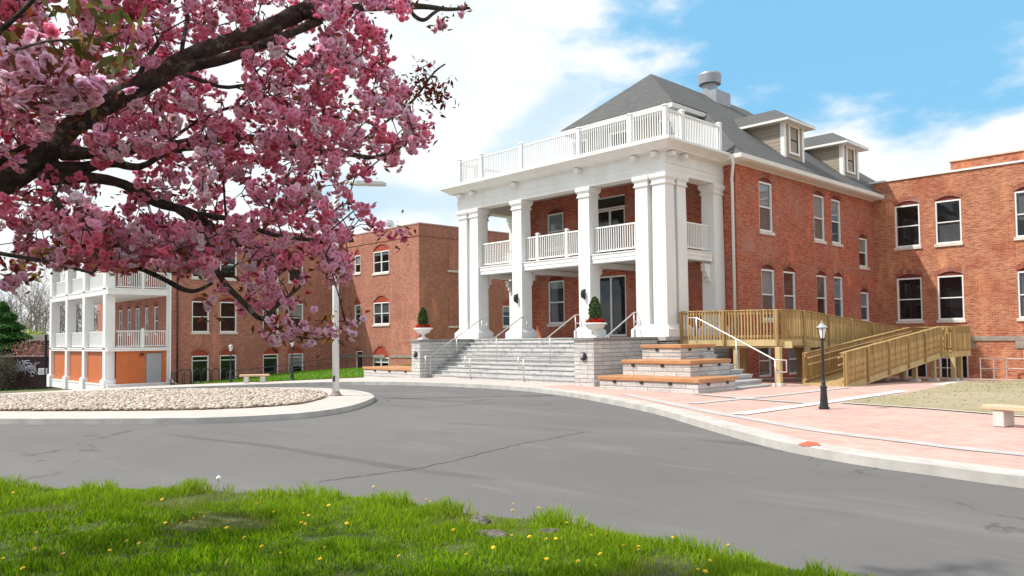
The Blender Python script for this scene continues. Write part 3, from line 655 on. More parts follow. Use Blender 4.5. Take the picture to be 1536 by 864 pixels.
# eaves and gutter
ex0, ex1, ey0, ey1 = XW-.02, XE+.02, YF-.02, YB+.02
mm = M(); mm.rects(ex0, ex1, ey0, ey1, [(0,9.02),(.06,9.06),(.50,9.08),(.60,9.13),(.62,9.30),(.58,9.30),(.5,9.2),(0,9.2)], caps=False); mm.build('eaves', WHITE, MB)
xr, zr, ze = -23.9, 15.42, 9.27; EX0, EX1, EY0, EY1 = XW-.6, XE+.6, YF-.6, YB+.1
sl_ = (zr-ze)/(EX1-xr); yA = EY0+(EX1-xr); yB = EY1-(EX1-xr)
mm = M(); th_ = .07
def hip(mm, x0, x1, y0, y1, z, xm, ya, yb, zt):
    mm.add([(x0,y0,z),(x1,y0,z),(x1,y1,z),(x0,y1,z),(xm,ya,zt),(xm,yb,zt),(x0,y0,z-th_),(x1,y0,z-th_),(x1,y1,z-th_),(x0,y1,z-th_)],
           [(0,1,4),(1,2,5,4),(2,3,5),(3,0,4,5),(0,6,7,1),(1,7,8,2),(2,8,9,3),(3,9,6,0),(6,9,8,7)])
hip(mm, EX0, EX1, EY0, EY1, ze+.04, xr, yA, yB, zr); RF = mm.build('roof', SHING, MB)
# front dormer over the roof deck
h = 3.47; zd = zr - h*sl_; yd0 = 30.0
D0 = M(); D0.add([(xr-h,yd0,zd),(xr+h,yd0,zd),(xr+h,33.6,zd),(xr-h,33.6,zd),(xr,33.2,zr+.004),(xr,37,zr+.004),(xr+h,yd0,zd-.05),(xr-h,yd0,zd-.05)],
      [(0,1,4),(1,2,5,4),(0,4,5,3),(0,7,6,1)])
D0.v = [(a, b, c+.012) for a, b, c in D0.v]
FD = D0.build('front_dormer', SHING, MB)
mm = M(); mm.rects(xr-h+.42, xr+h-.42, yd0+.42, 33.7, [(0,zd-.26),(.40,zd-.24),(.44,zd-.04),(.38,zd-.04)], ey=(1,0), caps=True); mm.build('fascia', WHITE, FD)
fdw = Fr('-y', yd0+.7); fdo = [op(-21.55,-20.75,10.35,11.95,0,sill=False), op(-24.6,-23.2,9.45,11.9,0,sill=False,name='window',mull=True), op(-27.05,-26.25,10.35,11.95,0,sill=False)]
mm = M(); wall(mm, fdw, xr-h+.5, xr+h-.5, 9.3, zd-.2, fdo, .3); mm.add([(xr+h-.5,yd0+.7,9.3),(xr+h-.5,34,9.3),(xr+h-.5,34,zd-.2),(xr+h-.5,yd0+.7,zd-.2)],[(0,1,2,3)]); mm.add([(xr-h+.5,yd0+.7,9.3),(xr-h+.5,34,9.3),(xr-h+.5,34,zd-.2),(xr-h+.5,yd0+.7,zd-.2)],[(0,1,2,3)])
mm.build('siding', SIDING, FD)
for o_ in fdo:
    W = M(); fdw.box(W, o_['a0']-.1, o_['a0']-.002, -.05, .04, o_['z0']-.1, o_['z1']+.1); fdw.box(W, o_['a1']+.002, o_['a1']+.1, -.05, .04, o_['z0']-.1, o_['z1']+.1); fdw.box(W, o_['a0']-.002, o_['a1']+.002, -.05, .04, o_['z1']+.002, o_['z1']+.1); fdw.box(W, o_['a0'], o_['a1'], -.05, .03, (o_['z0']+o_['z1'])/2-.03, (o_['z0']+o_['z1'])/2+.03)
    W.build('window_frame', WHITE2, FD); W = M(); fdw.box(W, o_['a0'], o_['a1'], -.14, -.12, o_['z0'], o_['z1']); W.build('pane', INTER, FD)
# side dormers
def side_dormer(y0, y1, xf, ztop):
    d = M(); xb = xf-4.5; zlow = ze+.04+(EX1-xf)*sl_-.02
    ridge = lambda x: ze+.04+(EX1-x)*sl_
    # cheeks
    xk = EX1-(ztop+.3-ze-.04)/sl_
    d.prism([(xf-.03,y0+.001,ridge(xf)-.3),(xf-.03,y0+.001,ztop),(xk,y0+.001,ztop)], (0,y1-y0-.002,0))
    dorm = d.build('dormer', SIDING, MB)
    # siding laps on the front cheek
    lp = M(); k = 0; z = ridge(xf)+.02
    while z < ztop-.05:
        xs_ = EX1-(z-ze-.04)/sl_; lp.prism([(xf-.12,y0-.012,z),(xf-.12,y0-.004,z+.17),(xs_+.05 if False else min(xf-.2, xs_+.0)-.0,y0-.004,z+.17),(min(xf-.2, xs_),y0-.012,z)] if False else [(xf-.1,y0-.022,z),(EX1-(z-ze-.04)/sl_,y0-.022,z),(EX1-(z+.165-ze-.04)/sl_,y0-.022,z+.165),(xf-.1,y0-.022,z+.165)], (0,.018,0)); z += .18
    lp.build('siding_board', SIDING, dorm)
    lo = ridge(xf); yc_ = (y0+y1)/2; fr = Fr('+x', xf)
    f = M()      # front face with the window hole, corner boards
    wo_ = [dict(a0=yc_-.42, a1=yc_+.42, z0=lo+.30, z1=ztop-.14, rise=0)]; wall(f, fr, y0, y1, lo-.35, ztop, wo_, .2); f.build('front_wall', SIDING, dorm)
    w = M(); a0, a1, z0, z1 = yc_-.42, yc_+.42, lo+.30, ztop-.14
    fr.box(w, a0-.12, a0, -.02, .035, z0-.1, z1+.12); fr.box(w, a1, a1+.12, -.02, .035, z0-.1, z1+.12); fr.box(w, a0, a1, -.02, .035, z1, z1+.12); fr.box(w, a0, a1, -.02, .05, z0-.1, z0)
    fr.box(w, a0, a1, -.08, -.03, (z0+z1)/2-.03, (z0+z1)/2+.03); fr.box(w, a0, a0+.05, -.08, -.03, z0, z1); fr.box(w, a1-.05, a1, -.08, -.03, z0, z1); w.build('window_frame', WHITE2, dorm)
    w = M(); fr.box(w, a0+.02, a1-.02, -.07, -.062, z0, z1); w.build('pane', GLASS, dorm); w = M(); fr.box(w, a0, a1, -.16, -.15, z0, z1); w.build('dark_interior', BLINDD, dorm)
    for y, s_ in ((y0, -1), (y1, 1)):
        c = M(); ya_, yb_ = sorted((y+.028*s_, y-.17*s_)); c.box(xf-.001, xf+.03, ya_, yb_, lo-.12, ztop); ya_, yb_ = sorted((y+.028*s_, y+.002*s_)); c.box(xf-.17, xf-.001, ya_, yb_, lo-.0, ztop)
        c.build('corner_board', WHITE2, dorm)
    # roof
    oh = .45; zt0 = ztop+.05; hh = (y1-y0)/2+oh; rz = zt0+hh*.62
    xa, xbk = xf+oh, xf-6
    r = M(); r.add([(xa,y0-oh,zt0),(xa,y1+oh,zt0),(xa-hh*.95,yc_,rz),(xbk,y0-oh,zt0),(xbk,y1+oh,zt0),(xbk,yc_,rz)],[(0,1,2),(0,2,5,3),(1,4,5,2)]); r.v=[(a,b,c_+.012) for a,b,c_ in r.v]
    xcut = EX1-(zt0-ze)/sl_ - .3
    r.build('dormer_roof', SHING, dorm)
    s = M(); s.add([],[]); s.box(xcut, xa, y0-oh, y1+oh, zt0-.11, zt0+.004); s.build('fascia', WHITE, dorm)
side_dormer(35.2, 37.2, -17.68, 12.0); side_dormer(41.75, 43.75, -17.68, 12.0)
# roof ventilator
mm = M(); c0 = (-23.75, 38.6, 0); mm.box(-24.3,-23.1,38.2,39.7,14.6,15.55); mm.lathe([(.40,14.9),(.42,16.1),(.40,16.15)], c0, 20); VN = mm.build('roof_ventilator', VENT, MB, smooth=False)
mm = M(); mm.lathe([(.48,16.02),(.62,16.0),(.66,16.50),(.61,16.60),(.3,16.66)], c0, 24); mm.build('vent_cap', VENT, VN)
# downpipe at the corner
def downpipe(parent, pts, r=.055, mt=WHITE): m_ = M(); m_.tube(pts, r, 8); return m_.build('downpipe', mt, parent, smooth=True)
downpipe(MB, [(-16.85,29.0,9.15),(-16.85,29.05,8.9),(-17.15,29.42,8.35),(-17.18,29.5,8.2),(-17.18,29.5,0.0)], .065)

# portico
YC, PX0, PX1 = 25.3, -30.16, -17.64
mm = M(); mm.box(PX0-.1, PX1+.1, 25.08, YF-.01, -.3, 1.56); mm.build('foundation', STONE, MB)
mm = M(); mm.box(PX0-.16, PX1+.16, 24.95, YF-.01, 1.60, 1.75); mm.build('porch_floor', TREAD, MB, bevel=.01)
CW = .65
def column(x0, y0, w=CW, base=True, wx=None):
    c = M(); wx = wx or w; x1, y1 = x0+wx, y0+w
    c.rects(x0, x1, y0, y1, [(0,1.752),(0,5),(-.02,7.78)])
    o = c.build('column', WHITE, MB, bevel=.012)
    k = M(); k.rects(x0, x1, y0, y1, [(-.018,7.74),(.03,7.75),(.035,7.80),(-.0,7.82),(-.0,7.93),(.03,7.95),(.07,8.02),(.07,8.08),(.074,8.085),(.074,8.165)]); k.build('capital', WHITE, o)
    if base:
        b = M(); b.rects(x0, x1, y0, y1, [(.16,1.752),(.16,2.05),(.13,2.07),(.09,2.12),(.02,2.2),(.003,2.22)], caps=False); b.build('column_base', WHITE, o)
    return o
cs = [column(-26.28, YC), column(-22.17, YC)]
for x0, y0 in ((-18.29, YC), (-19.13, YC), (-18.29, YC+.82), (-30.16, YC), (-29.32, YC), (-30.16, YC+.82)): column(x0, y0, base=False)
column(-18.29, 28.8, .74, wx=.65); column(-30.16, 28.8, .74, wx=.65)
def Lp(xs):
    a, b, c = xs        # outer x, inner x of the front leg, inner x of the side leg
    s = 1 if a > b else -1
    def f(e):
        P = [(b-s*e, YC-e), (a+s*e, YC-e), (a+s*e, YC+1.47+e), (c-s*e, YC+1.47+e), (c-s*e, YC+.65+e), (b-s*e, YC+.65+e)]
        return P if s > 0 else P[::-1]
    return f
for xs in ((-17.64,-19.13,-18.29), (-30.16,-28.67,-29.51)):
    m_ = M(); m_.polys(Lp(xs), [(.16,1.752),(.16,2.05),(.13,2.07),(.09,2.12),(.02,2.20),(-.02,2.24)]); m_.build('column_base', WHITE, MB, bevel=.006)
# entablature and cornice
EN = M(); EN.rects(PX0, PX1, YC, YF-.02, [(.0,8.17),(.0,8.34),(.015,8.345),(.015,8.55),(.05,8.56),(.05,8.61),(.01,8.63),(.01,8.98),(.06,9.0),(.34,9.03),(.36,9.08),(.44,9.14),(.60,9.24),(.68,9.27),(.68,9.36),(.66,9.375)], ey=(1,0), caps=False, back=False)
xi0, xi1, yi0 = PX0+.66, PX1-.66, YC+.66
EN.box(PX0+.02, xi0, yi0, YF-.02, 8.174, 9.2); EN.box(xi1, PX1-.02, yi0, YF-.02, 8.174, 9.2); EN.box(PX0+.02, PX1-.02, YC+.02, yi0, 8.172, 9.2)
ENT = EN.build('entablature', WHITE, MB)
m_ = M(); m_.box(PX0-.66, PX1+.66, YC-.66, YF-.6, 9.33, 9.375); m_.build('roof_deck', TREAD, MB)
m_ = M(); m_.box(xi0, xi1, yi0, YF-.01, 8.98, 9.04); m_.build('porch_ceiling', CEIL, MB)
for x in (-19.0,-18.0,-22.0,-25.9,-28.85,-29.8):
    m_ = M(); m_.box(x-.11, x+.11, YC-.30, YC-.0, 8.80, 8.98); m_.build('bracket', WHITE, ENT, bevel=.01)
for y in (YC+.25, YC+1.1):
    m_ = M(); m_.box(PX1+.0, PX1+.30, y-.11, y+.11, 8.80, 8.98); m_.build('bracket', WHITE, ENT, bevel=.01)
# roof-deck railing
zt, zb = 10.6, 9.50
px_ = [-29.73,-28.12,-25.36,-21.86,-19.12,-17.44]
fr_ = [(x-px_[0])/(px_[-1]-px_[0]) for x in px_]
railing('railing', MB, (px_[0],25.1), (px_[-1],25.1), zb, zt, posts=fr_, pw=.17)
railing('railing', MB, (-17.44,25.1), (-17.44,28.98), zb, zt, posts=(.29, 1), pw=.17)
railing('railing', MB, (-29.73-.3,25.1), (-29.73-.3,28.98), zb, zt, posts=(.33, 1), pw=.17)
# first-floor balcony
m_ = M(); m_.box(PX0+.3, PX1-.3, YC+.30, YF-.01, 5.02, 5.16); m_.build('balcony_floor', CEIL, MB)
def hbeam(x0, x1, y0, y1, z0=4.88, z1=5.20):
    m_ = M(); m_.rects(x0, x1, y0, y1, [(0,z0),(0,z0+.16),(.02,z0+.17),(.02,z1),(.05,z1+.02),(.05,z1+.06),(0,z1+.07)]); return m_.build('balcony_beam', WHITE, MB)
bays = [(-28.66,-26.29),(-25.62,-22.18),(-21.51,-19.14)]
for x0, x1 in bays: hbeam(x0+.06, x1-.06, YC+.10, YC+.50)
hbeam(PX1-.50, PX1-.10, YC+1.53, 28.74); hbeam(PX0+.10, PX0+.50, YC+1.53, 28.74)
for (x0, x1), ps in zip(bays, ((), (.22, .74), ())): railing('railing', MB, (x0,YC+.3), (x1,YC+.3), 5.36, 6.42, posts=ps, pw=.13)
railing('railing', MB, (PX1-.28,YC+1.5), (PX1-.28,28.78), 5.36, 6.42); railing('railing', MB, (PX0+.28,YC+1.5), (PX0+.28,28.78), 5.36, 6.42)
# cross beams carried by scrolled brackets behind the columns
for x in (-25.95, -21.84, -28.99):
    m_ = M(); m_.box(x-.16, x+.16, YC+.72, YF-.02, 4.80, 5.0); m_.build('ceiling_beam', WHITE, MB)
def scroll(x0, x1, y, s=1):
    prof = [(0,4.78),(.46,4.78),(.46,4.70),(.40,4.66),(.44,4.56),(.38,4.46),(.27,4.42),(.30,4.32),(.22,4.22),(.12,4.18),(.14,4.08),(.08,4.02),(0,4.02)]
    m_ = M(); m_.prism([(x0, y+s*a, z) for a, z in prof], (x1-x0,0,0)); m_.build('scroll_bracket', WHITE, MB)
for x in (-25.95, -21.84, -28.99): scroll(x-.1, x+.1, YC+.655)
scroll(PX1-.42, PX1-.22, 28.79, -1); scroll(PX0+.22, PX0+.42, 28.79, -1)

# ================================================================== right wing
WG = thing('brick_building', (-9, 50, 0), 'flat-roofed orange brick wing with wide sash windows behind the wooden ramp', 'building')
YW = 44.04; FW1 = Fr('-y', YW)
wo2 = []
for a0, a1, bb in ((-15.93,-14.68,None),(-13.93,-12.70,None),(-10.34,-9.1,None),(-8.2,-6.95,None),(-4.6,-3.4,None)):
    wo2 += [op(a0,a1,6.38,8.62, blind=bb), op(a0,a1,2.45,4.72, blind=bb)]
wo2[2]['blind'] = (.0,.5,BLINDD); wo2[5]['blind'] = (.0,1,BLINDD)
wo2 += [op(-13.95,-12.60,-.60,.94,0,sill=False,name='basement_door',mull=False), op(-15.6,-14.55,-.60,.80,0,sill=False,name='basement_door'), op(-10.2,-9.0,-.3,.94,0,sill=False)]
mm = M(); wall(mm, FW1, XE+.004, 4, -1.2, 10.02, wo2); mm.add([(4,YW,-1.2),(4,58,-1.2),(4,58,10.02),(4,YW,10.02)],[(0,1,2,3)]); mm.add([(XE+.004,YW,10.02),(4,YW,10.02),(4,58,10.02),(XE+.004,58,10.02)],[(0,1,2,3)])
mm.build('wall', BR_WING, WG)
for o_ in wo2: fill_opening(WG, FW1, o_)
mm = M(); mm.box(XE-.15, 4.1, YW-.07, YW+.4, 10.024, 10.12); mm.build('coping', WHITE, WG)
mm = M()
for a, b in ((XE+.01,-14.0),(-14.0,4)): pass
mm.box(XE+.01, 4, YW-.055, YW-.003, 1.36, 1.60); mm.build('belt_course', BELT, WG, bevel=.01)
for a_, b_ in ((-14.25,-12.3),(-10.5,-8.7)): mm = M(); mm.box(a_, b_, YW-.06, YW-.004, .98, 1.355); mm.build('stone_lintel', BELT, WG, bevel=.015)
mm = M(); mm.box(-14.0, 1, 47, 55, 10.03, 11.15); mm.build('penthouse', BR_WING, WG)
mm = M(); mm.box(-14.08, 1.08, 46.93, 55.07, 11.152, 11.24); mm.build('penthouse_coping', SILL, WG)

# ================================================================== left building
XL, YA, XBF = -55.63, 34.19, -45.16
LBD = thing('brick_building', (-56, 34, -1), 'long flat-roofed brown brick building with red arched window heads and white side porches', 'building')
FL, FA, FB, FS = Fr('+x', XL), Fr('-y', YA), Fr('+x', XBF), Fr('-y', 20.6)
lo_ = []
for i, (a0, a1) in enumerate(((22.05,23.27),(24.08,25.33),(27.40,28.65),(29.50,30.75))):
    lo_ += [op(a0,a1,2.45,4.66,0.30), op(a0,a1,6.35,8.45,.30), op(a0,a1,-1.15 if i < 2 else -.85,.78,0.42,panel=REDP,sill=False,mid=.82)]
ao = []
for z0, z1 in ((2.94,4.62),(6.88,8.56)): ao += [op(-51.05,-48.9,z0,z1,.52,panel=REDP,mull=True,mid=.5), op(-53.68,-52.80,z0+.2,z1-.06,.44,panel=REDP)]
ao += [op(-51.15,-49.0,-.5,.42,.86,panel=REDP,mull=True,sill=False,mid=.6), op(-53.5,-52.55,-.9,.9,.15,panel=REDP,name='basement_door',sill=False)]
bo = [op(42.4,43.6,2.70,4.35,.45,panel=REDP), op(42.4,43.6,6.7,8.3,.45,panel=REDP), op(48.0,49.2,2.70,4.35,.45,panel=REDP), op(48,49.2,6.7,8.3,.45,panel=REDP)]
so_ = []
for a0, a1, n_ in ((-66.63,-65.84,0),(-64.59,-63.83,0),(-62.79,-61.92,1),(-60.79,-60.1,0),(-58.88,-58.09,0)):
    for zz in (0, 4.05): so_.append(op(a0,a1,(2.3 if not n_ else 1.45)+zz,4.35+zz,.2,sill=False,name='window' if not n_ else 'balcony_door'))
mm = M(); zt_ = 10.12
wall(mm, FL, 20.6, YA, -1.6, zt_, lo_); wall(mm, FA, XL, XBF, -1.6, zt_, ao); wall(mm, FB, YA, 64, -1.6, zt_, bo); wall(mm, FS, -72, XL, -1.6, zt_, so_)
mm.add([(-72,20.6,-1.6),(-72,64,-1.6),(-72,64,zt_),(-72,20.6,zt_)],[(0,1,2,3)]); mm.add([(-72,64,-1.6),(XBF,64,-1.6),(XBF,64,zt_),(-72,64,zt_)],[(0,1,2,3)])
mm.add([(-72,20.6,zt_-.3),(XL,20.6,zt_-.3),(XL,64,zt_-.3),(-72,64,zt_-.3)],[(0,1,2,3)]); mm.add([(XL,YA,zt_-.3),(XBF,YA,zt_-.3),(XBF,64,zt_-.3),(XL,64,zt_-.3)],[(0,1,2,3)])
mm.build('wall', BR_LEFT, LBD)
for fr, ops in ((FL,lo_),(FA,ao),(FB,bo),(FS,so_)):
    for o_ in ops: fill_opening(LBD, fr, o_)
cp = M()       # brick corbel band and coping
cp.box(XL-.05, XL+.05, 20.5, YA-.05, zt_-.85, zt_+.0); cp.box(XL+.05, XBF+.05, YA-.05, YA+.02, zt_-.85, zt_); cp.box(XBF-.02, XBF+.05, YA+.02, 64, zt_-.85, zt_); cp.build('corbel_band', BR_LEFT, LBD)
cp = M(); cp.box(XL-.3, XL+.09, 20.45, YA-.09, zt_+.003, zt_+.09); cp.box(XL-.3, XBF+.09, YA-.09, YA+.3, zt_+.003, zt_+.09); cp.box(XBF-.3, XBF+.09, YA+.3, 64, zt_+.003, zt_+.09); cp.build('coping', mat('coping_stone', (.5,.34,.30), .8), LBD)
for y0, y1, z0, z1 in ((36.9,38.1,2.75,4.85),(36.9,38.1,6.9,8.85)):       # bricked-up windows
    m_ = M(); m_.prism([(XBF+.003,y0,z0),(XBF+.003,y1,z0),(XBF+.003,y1,z1),(XBF+.003,(y0+y1)/2,z1+.22),(XBF+.003,y0,z1)], (.05,0,0)); w_ = m_.build('bricked_window', BR_LEFT, LBD)
    m_ = M(); m_.box(XBF+.002, XBF+.09, y0-.08, y1+.08, z0-.16, z0-.004); m_.build('sill', SILL, w_)
m_ = M(); m_.box(XBF-8.5, XBF-4.3, YA-.05, YA-.003, .42, .62) ; m_.box(-48.8,-45.2,YA-.05,YA-.003,.42,.62); m_.box(XL,-53.8,YA-.08,YA-.003,.35,.62); m_.build('belt_course', BELT, LBD)
m_ = M(); c0 = (-53.2, 37.0, 0); m_.box(-54.3,-52.1,36,38,9.9,10.6); m_.lathe([(.75,10.6),(.95,10.75),(.9,10.85),(.62,10.95),(.60,11.3),(.5,11.55),(.2,11.6)], c0, 20); m_.build('roof_ventilator', mat('pale_vent_metal', (.62,.64,.66), .4, metal=.3), LBD)
downpipe(LBD, [(XL+.12,21.0,9.8),(XL+.12,21.0,-1.1)], .06, mat('dark_pipe', (.05,.03,.03), .5))
downpipe(LBD, [(XL+.10,20.52,9.0),(XL+.10,20.52,-.7),(XL+.25,20.62,-.95),(XL+.3,20.9,-1.15)], .07)
# side porch of the left building
py0, py1, px1 = 16.5, 20.58, -55.6
cxs = [-56.3, -60.9, -65.2, -69.6]
for cx_ in cxs:
    m_ = M(); m_.rects(cx_-.27, cx_+.27, py0, py0+.6, [(0,-1.6),(0,8.62)]); c_ = m_.build('column', WHITE, LBD)
    m_ = M(); m_.rects(cx_-.27, cx_+.27, py0, py0+.6, [(.13,-1.6),(.13,-.75),(.10,-.70),(.01,-.6)], caps=False); m_.build('column_base', WHITE, c_)
m_ = M(); m_.rects(-56.5, -55.95, py1-.35, py1-.05, [(0,-1.6),(0,8.62)]); 
for z0, z1, nm in ((-1.6,-.98,'base_board'),(1.2,1.42,'porch_beam'),(5.0,5.42,'porch_beam'),(8.6,8.95,'porch_eave')):
    e = .35 if nm == 'porch_eave' else -.03
    m_ = M(); m_.rects(-69.9, px1-.0, py0+.03, py1, [(e-.03 if nm=='porch_eave' else 0, z0),(e if nm=='porch_eave' else 0, z1-.1),((e+.04) if nm=='porch_eave' else .03, z1-.09),((e+.04) if nm=='porch_eave' else .03, z1)], ey=(1,0)); m_.build(nm, WHITE, LBD)
for i in range(3):
    m_ = M(); m_.box(cxs[i+1]+.285, cxs[i]-.285, py0+.22, py0+.28, -.975, 1.195); m_.build('orange_panel', ORANGE, LBD)
    for z in (1.5, 5.5): railing('railing', LBD, (cxs[i]-.27,py0+.3), (cxs[i+1]+.27,py0+.3), z, z+1.05, gap=.16, bw=.05)
pF = Fr('+x', px1-.18)
m_ = M(); wall(m_, pF, py0+.61, py1-.06, -.975, 1.195, [dict(a0=19.0,a1=20.08,z0=-.97,z1=1.06,rise=0)], .1); pF.box(m_, 17.95, 17.99, .0, .02, -.97, 1.19); OP = m_.build('orange_wall', ORANGE, LBD)
m_ = M(); pF.box(m_, 19.03, 20.05, -.06, -.02, -1.0, 1.03); dr = m_.build('door', GREYD, LBD); m_ = M(); pF.box(m_, 19.12, 19.2, -.02, .05, .05, .13); m_.build('handle', STEEL, dr)
for z in (1.5, 5.5): railing('railing', LBD, (px1-.25,py0+.62), (px1-.25,py1-.1), z, z+1.08, gap=.135, posts=(.5,), pw=.14)
m_ = M(); pF.box(m_, py1-.22, py1-.03, -.05, .12, -1.5, 8.6); m_.build('corner_post', WHITE, LBD)
l = thing('wall_lamp', (px1-.1, 18.72, .95), 'tiny dark round lamp on the orange wall left of the grey door', 'lamp'); m_ = M(); m_.lathe([(.04,.86),(.13,.9),(.14,1.0),(.05,1.06)], (px1-.08,18.72,0), 10); m_.build('lamp_body', mat('dark_red_lamp', (.12,.02,.02), .5), l)
# ================================================================== front steps
ST = thing('stone_staircase', (-23.6, 23.5, 0), 'wide grey stone front staircase rising to the white portico', 'staircase')
NR = 10; rh = 1.75/NR; run = 3.0/NR
for k in range(NR):
    y = 22.0 + run*k; z1 = rh*(k+1)
    m_ = M(); m_.box(-28.38, -18.86, y, 25.06, z1-rh-(.2 if k == 0 else 0), z1-.055); m_.build('riser', STONE, ST)
    if k < NR-1 or True: m_ = M(); m_.box(-28.38, -18.86, y-.035, min(y+run+.03, 24.945) if k == NR-1 else y+run+.02, z1-.053, z1); m_.build('tread', TREAD, ST, bevel=.006)
def flank(x0, x1, y0, label):
    w_ = thing('stone_wall', ((x0+x1)/2, y0, 0), label, 'wall')
    m_ = M(); m_.box(x0, x1, y0, 25.02, -.3, 1.64); m_.build('wall_body', STONE, w_, bevel=.01)
    m_ = M(); m_.box(x0-.05, x1+.05, y0-.06, 25.02, 1.643, 1.748); m_.build('cap', CAPST, w_, bevel=.012)
flank(-29.02, -28.40, 21.5, 'grey split-stone wall with dark cap on the left of the front steps')
flank(-18.84, -17.92, 21.2, 'grey split-stone wall with dark cap on the right of the front steps')
def handrail(pts, post, label, grp='steel handrails on the front steps', mt=None, endloop=True):
    a, b = Vector(pts[0]), Vector(pts[1]); h_ = thing('handrail', (a.x, a.y, 0), label, 'handrail', grp)
    m_ = M(); m_.tube([a + Vector((0,-.28,0)), a, b, b + Vector((0,.30,0)), b + Vector((0,.30,-.36)), b + Vector((0,.0,-.36))], .026, 8); m_.tube([a + Vector((0,-.28,0)), a + Vector((0,-.28,-.42)), a + Vector((0,0,-.42))], .026, 8)
    m_.build('top_rail', mt or STEEL, h_, smooth=True)
    for p, z0 in post: m_ = M(); m_.tube([(p[0], p[1], z0), (p[0], p[1], p[2])], .024, 8); m_.build('post', mt or STEEL, h_, smooth=True)
    return h_
gl_ = ['steel handrail against the left stone wall of the front steps', 'second steel handrail from the left on the front steps', 'third steel handrail from the left on the front steps, in front of the entrance', 'steel handrail on the front steps rising behind the right-hand urn']
for x, lb in zip((-28.2,-25.45,-22.2,-19.1), gl_):
    a = (x, 21.95, 1.0); b = (x, 25.1, 2.73); mid = (x, 23.5, 1.86)
    handrail((a, b), ((a, 0.0), (mid, .86), (b, 1.74)), lb)
# side steps and rail
SS = thing('stone_staircase', (-14.5, 24.3, 0), 'narrow side steps beside the tiered benches, under the wooden deck', 'staircase')
for k in range(9):
    z1 = .09+.167*k; x1 = -13.18 - .345*k
    ya = 22.66 if x1 > -14.0 else (24.04 if x1 > -15.4 else None)
    if ya is None: continue
    m_ = M(); m_.box(x1-.37, x1, ya, 24.85, -.2, z1-.05); m_.build('riser', STONE, SS)
    m_ = M(); m_.box(x1-.345, x1+.03, ya, 24.88, z1-.048, z1); m_.build('tread', TREAD, SS, bevel=.006)
h_ = thing('handrail', (-12.95, 24.76, 0), 'straight steel handrail of the side steps next to the wooden deck', 'handrail')
m_ = M(); m_.tube([(-16.35,24.76,2.43),(-16.0,24.76,2.43),(-12.95,24.76,.92),(-12.55,24.76,.92),(-12.55,24.76,.52),(-12.95,24.76,.52)], .028, 8); m_.build('top_rail', STEEL, h_, smooth=True)
for x, z0, z1 in ((-16.0,1.5,2.43),(-14.4,.6,1.66),(-12.95,0,.92)): m_ = M(); m_.tube([(x,24.76,z0),(x,24.76,z1)], .026, 8); m_.build('post', STEEL, h_, smooth=True)

# ================================================================== tiered stone benches
def tier(x0, x1, y0, y1, zb, zt, label, lights, grp, sidel=()):
    t_ = thing('stone_bench', ((x0+x1)/2, (y0+y1)/2, zb), label, 'bench', grp)
    m_ = M(); m_.box(x0, x1, y0, y1, zb-.15, zt-.125); m_.build('stone_base', STONE, t_, bevel=.008)
    m_ = M(); m_.box(x0-.04, x1+.05, y0-.05, y1+.03, zt-.12, zt); m_.build('wood_seat', CEDAR, t_, bevel=.012)
    for a in lights: m_ = M(); m_.box(a-.06, a+.06, y0-.035, y0-.002, zt-.215, zt-.14); m_.build('step_light', BLACK, t_)
    for a in sidel: m_ = M(); m_.box(x1+.002, x1+.035, a-.06, a+.06, zt-.215, zt-.14); m_.build('step_light', BLACK, t_)
gr_ = 'stone benches with cedar tops right of the steps'
tier(-17.05, -13.2, 20.45, 22.6, 0, .46, 'lowest and widest cedar-topped stone bench right of the front steps', (-16.4,-15.3,-14.2), gr_, (21.0,22.1))
tier(-16.95, -14.22, 21.6, 24.0, .30, .97, 'middle cedar-topped stone bench right of the front steps', (-16.5,-15.3), gr_, (22.2,23.3))
tier(-17.05, -15.42, 22.85, 24.98, .8, 1.47, 'highest cedar-topped stone bench, against the foot of the portico corner', (-16.4,), gr_, (23.4,24.6))
gr_ = 'stone benches with cedar tops left of the steps'
tier(-33.1, -29.06, 21.6, 23.4, -.1, .44, 'lower cedar-topped stone bench left of the front steps', (-32.1,-30.9,-29.6), gr_)
tier(-30.9, -29.06, 23.42, 24.9, -.1, 1.18, 'upper cedar-topped stone bench left of the front steps, behind the urn pillar', (-29.6,), gr_)

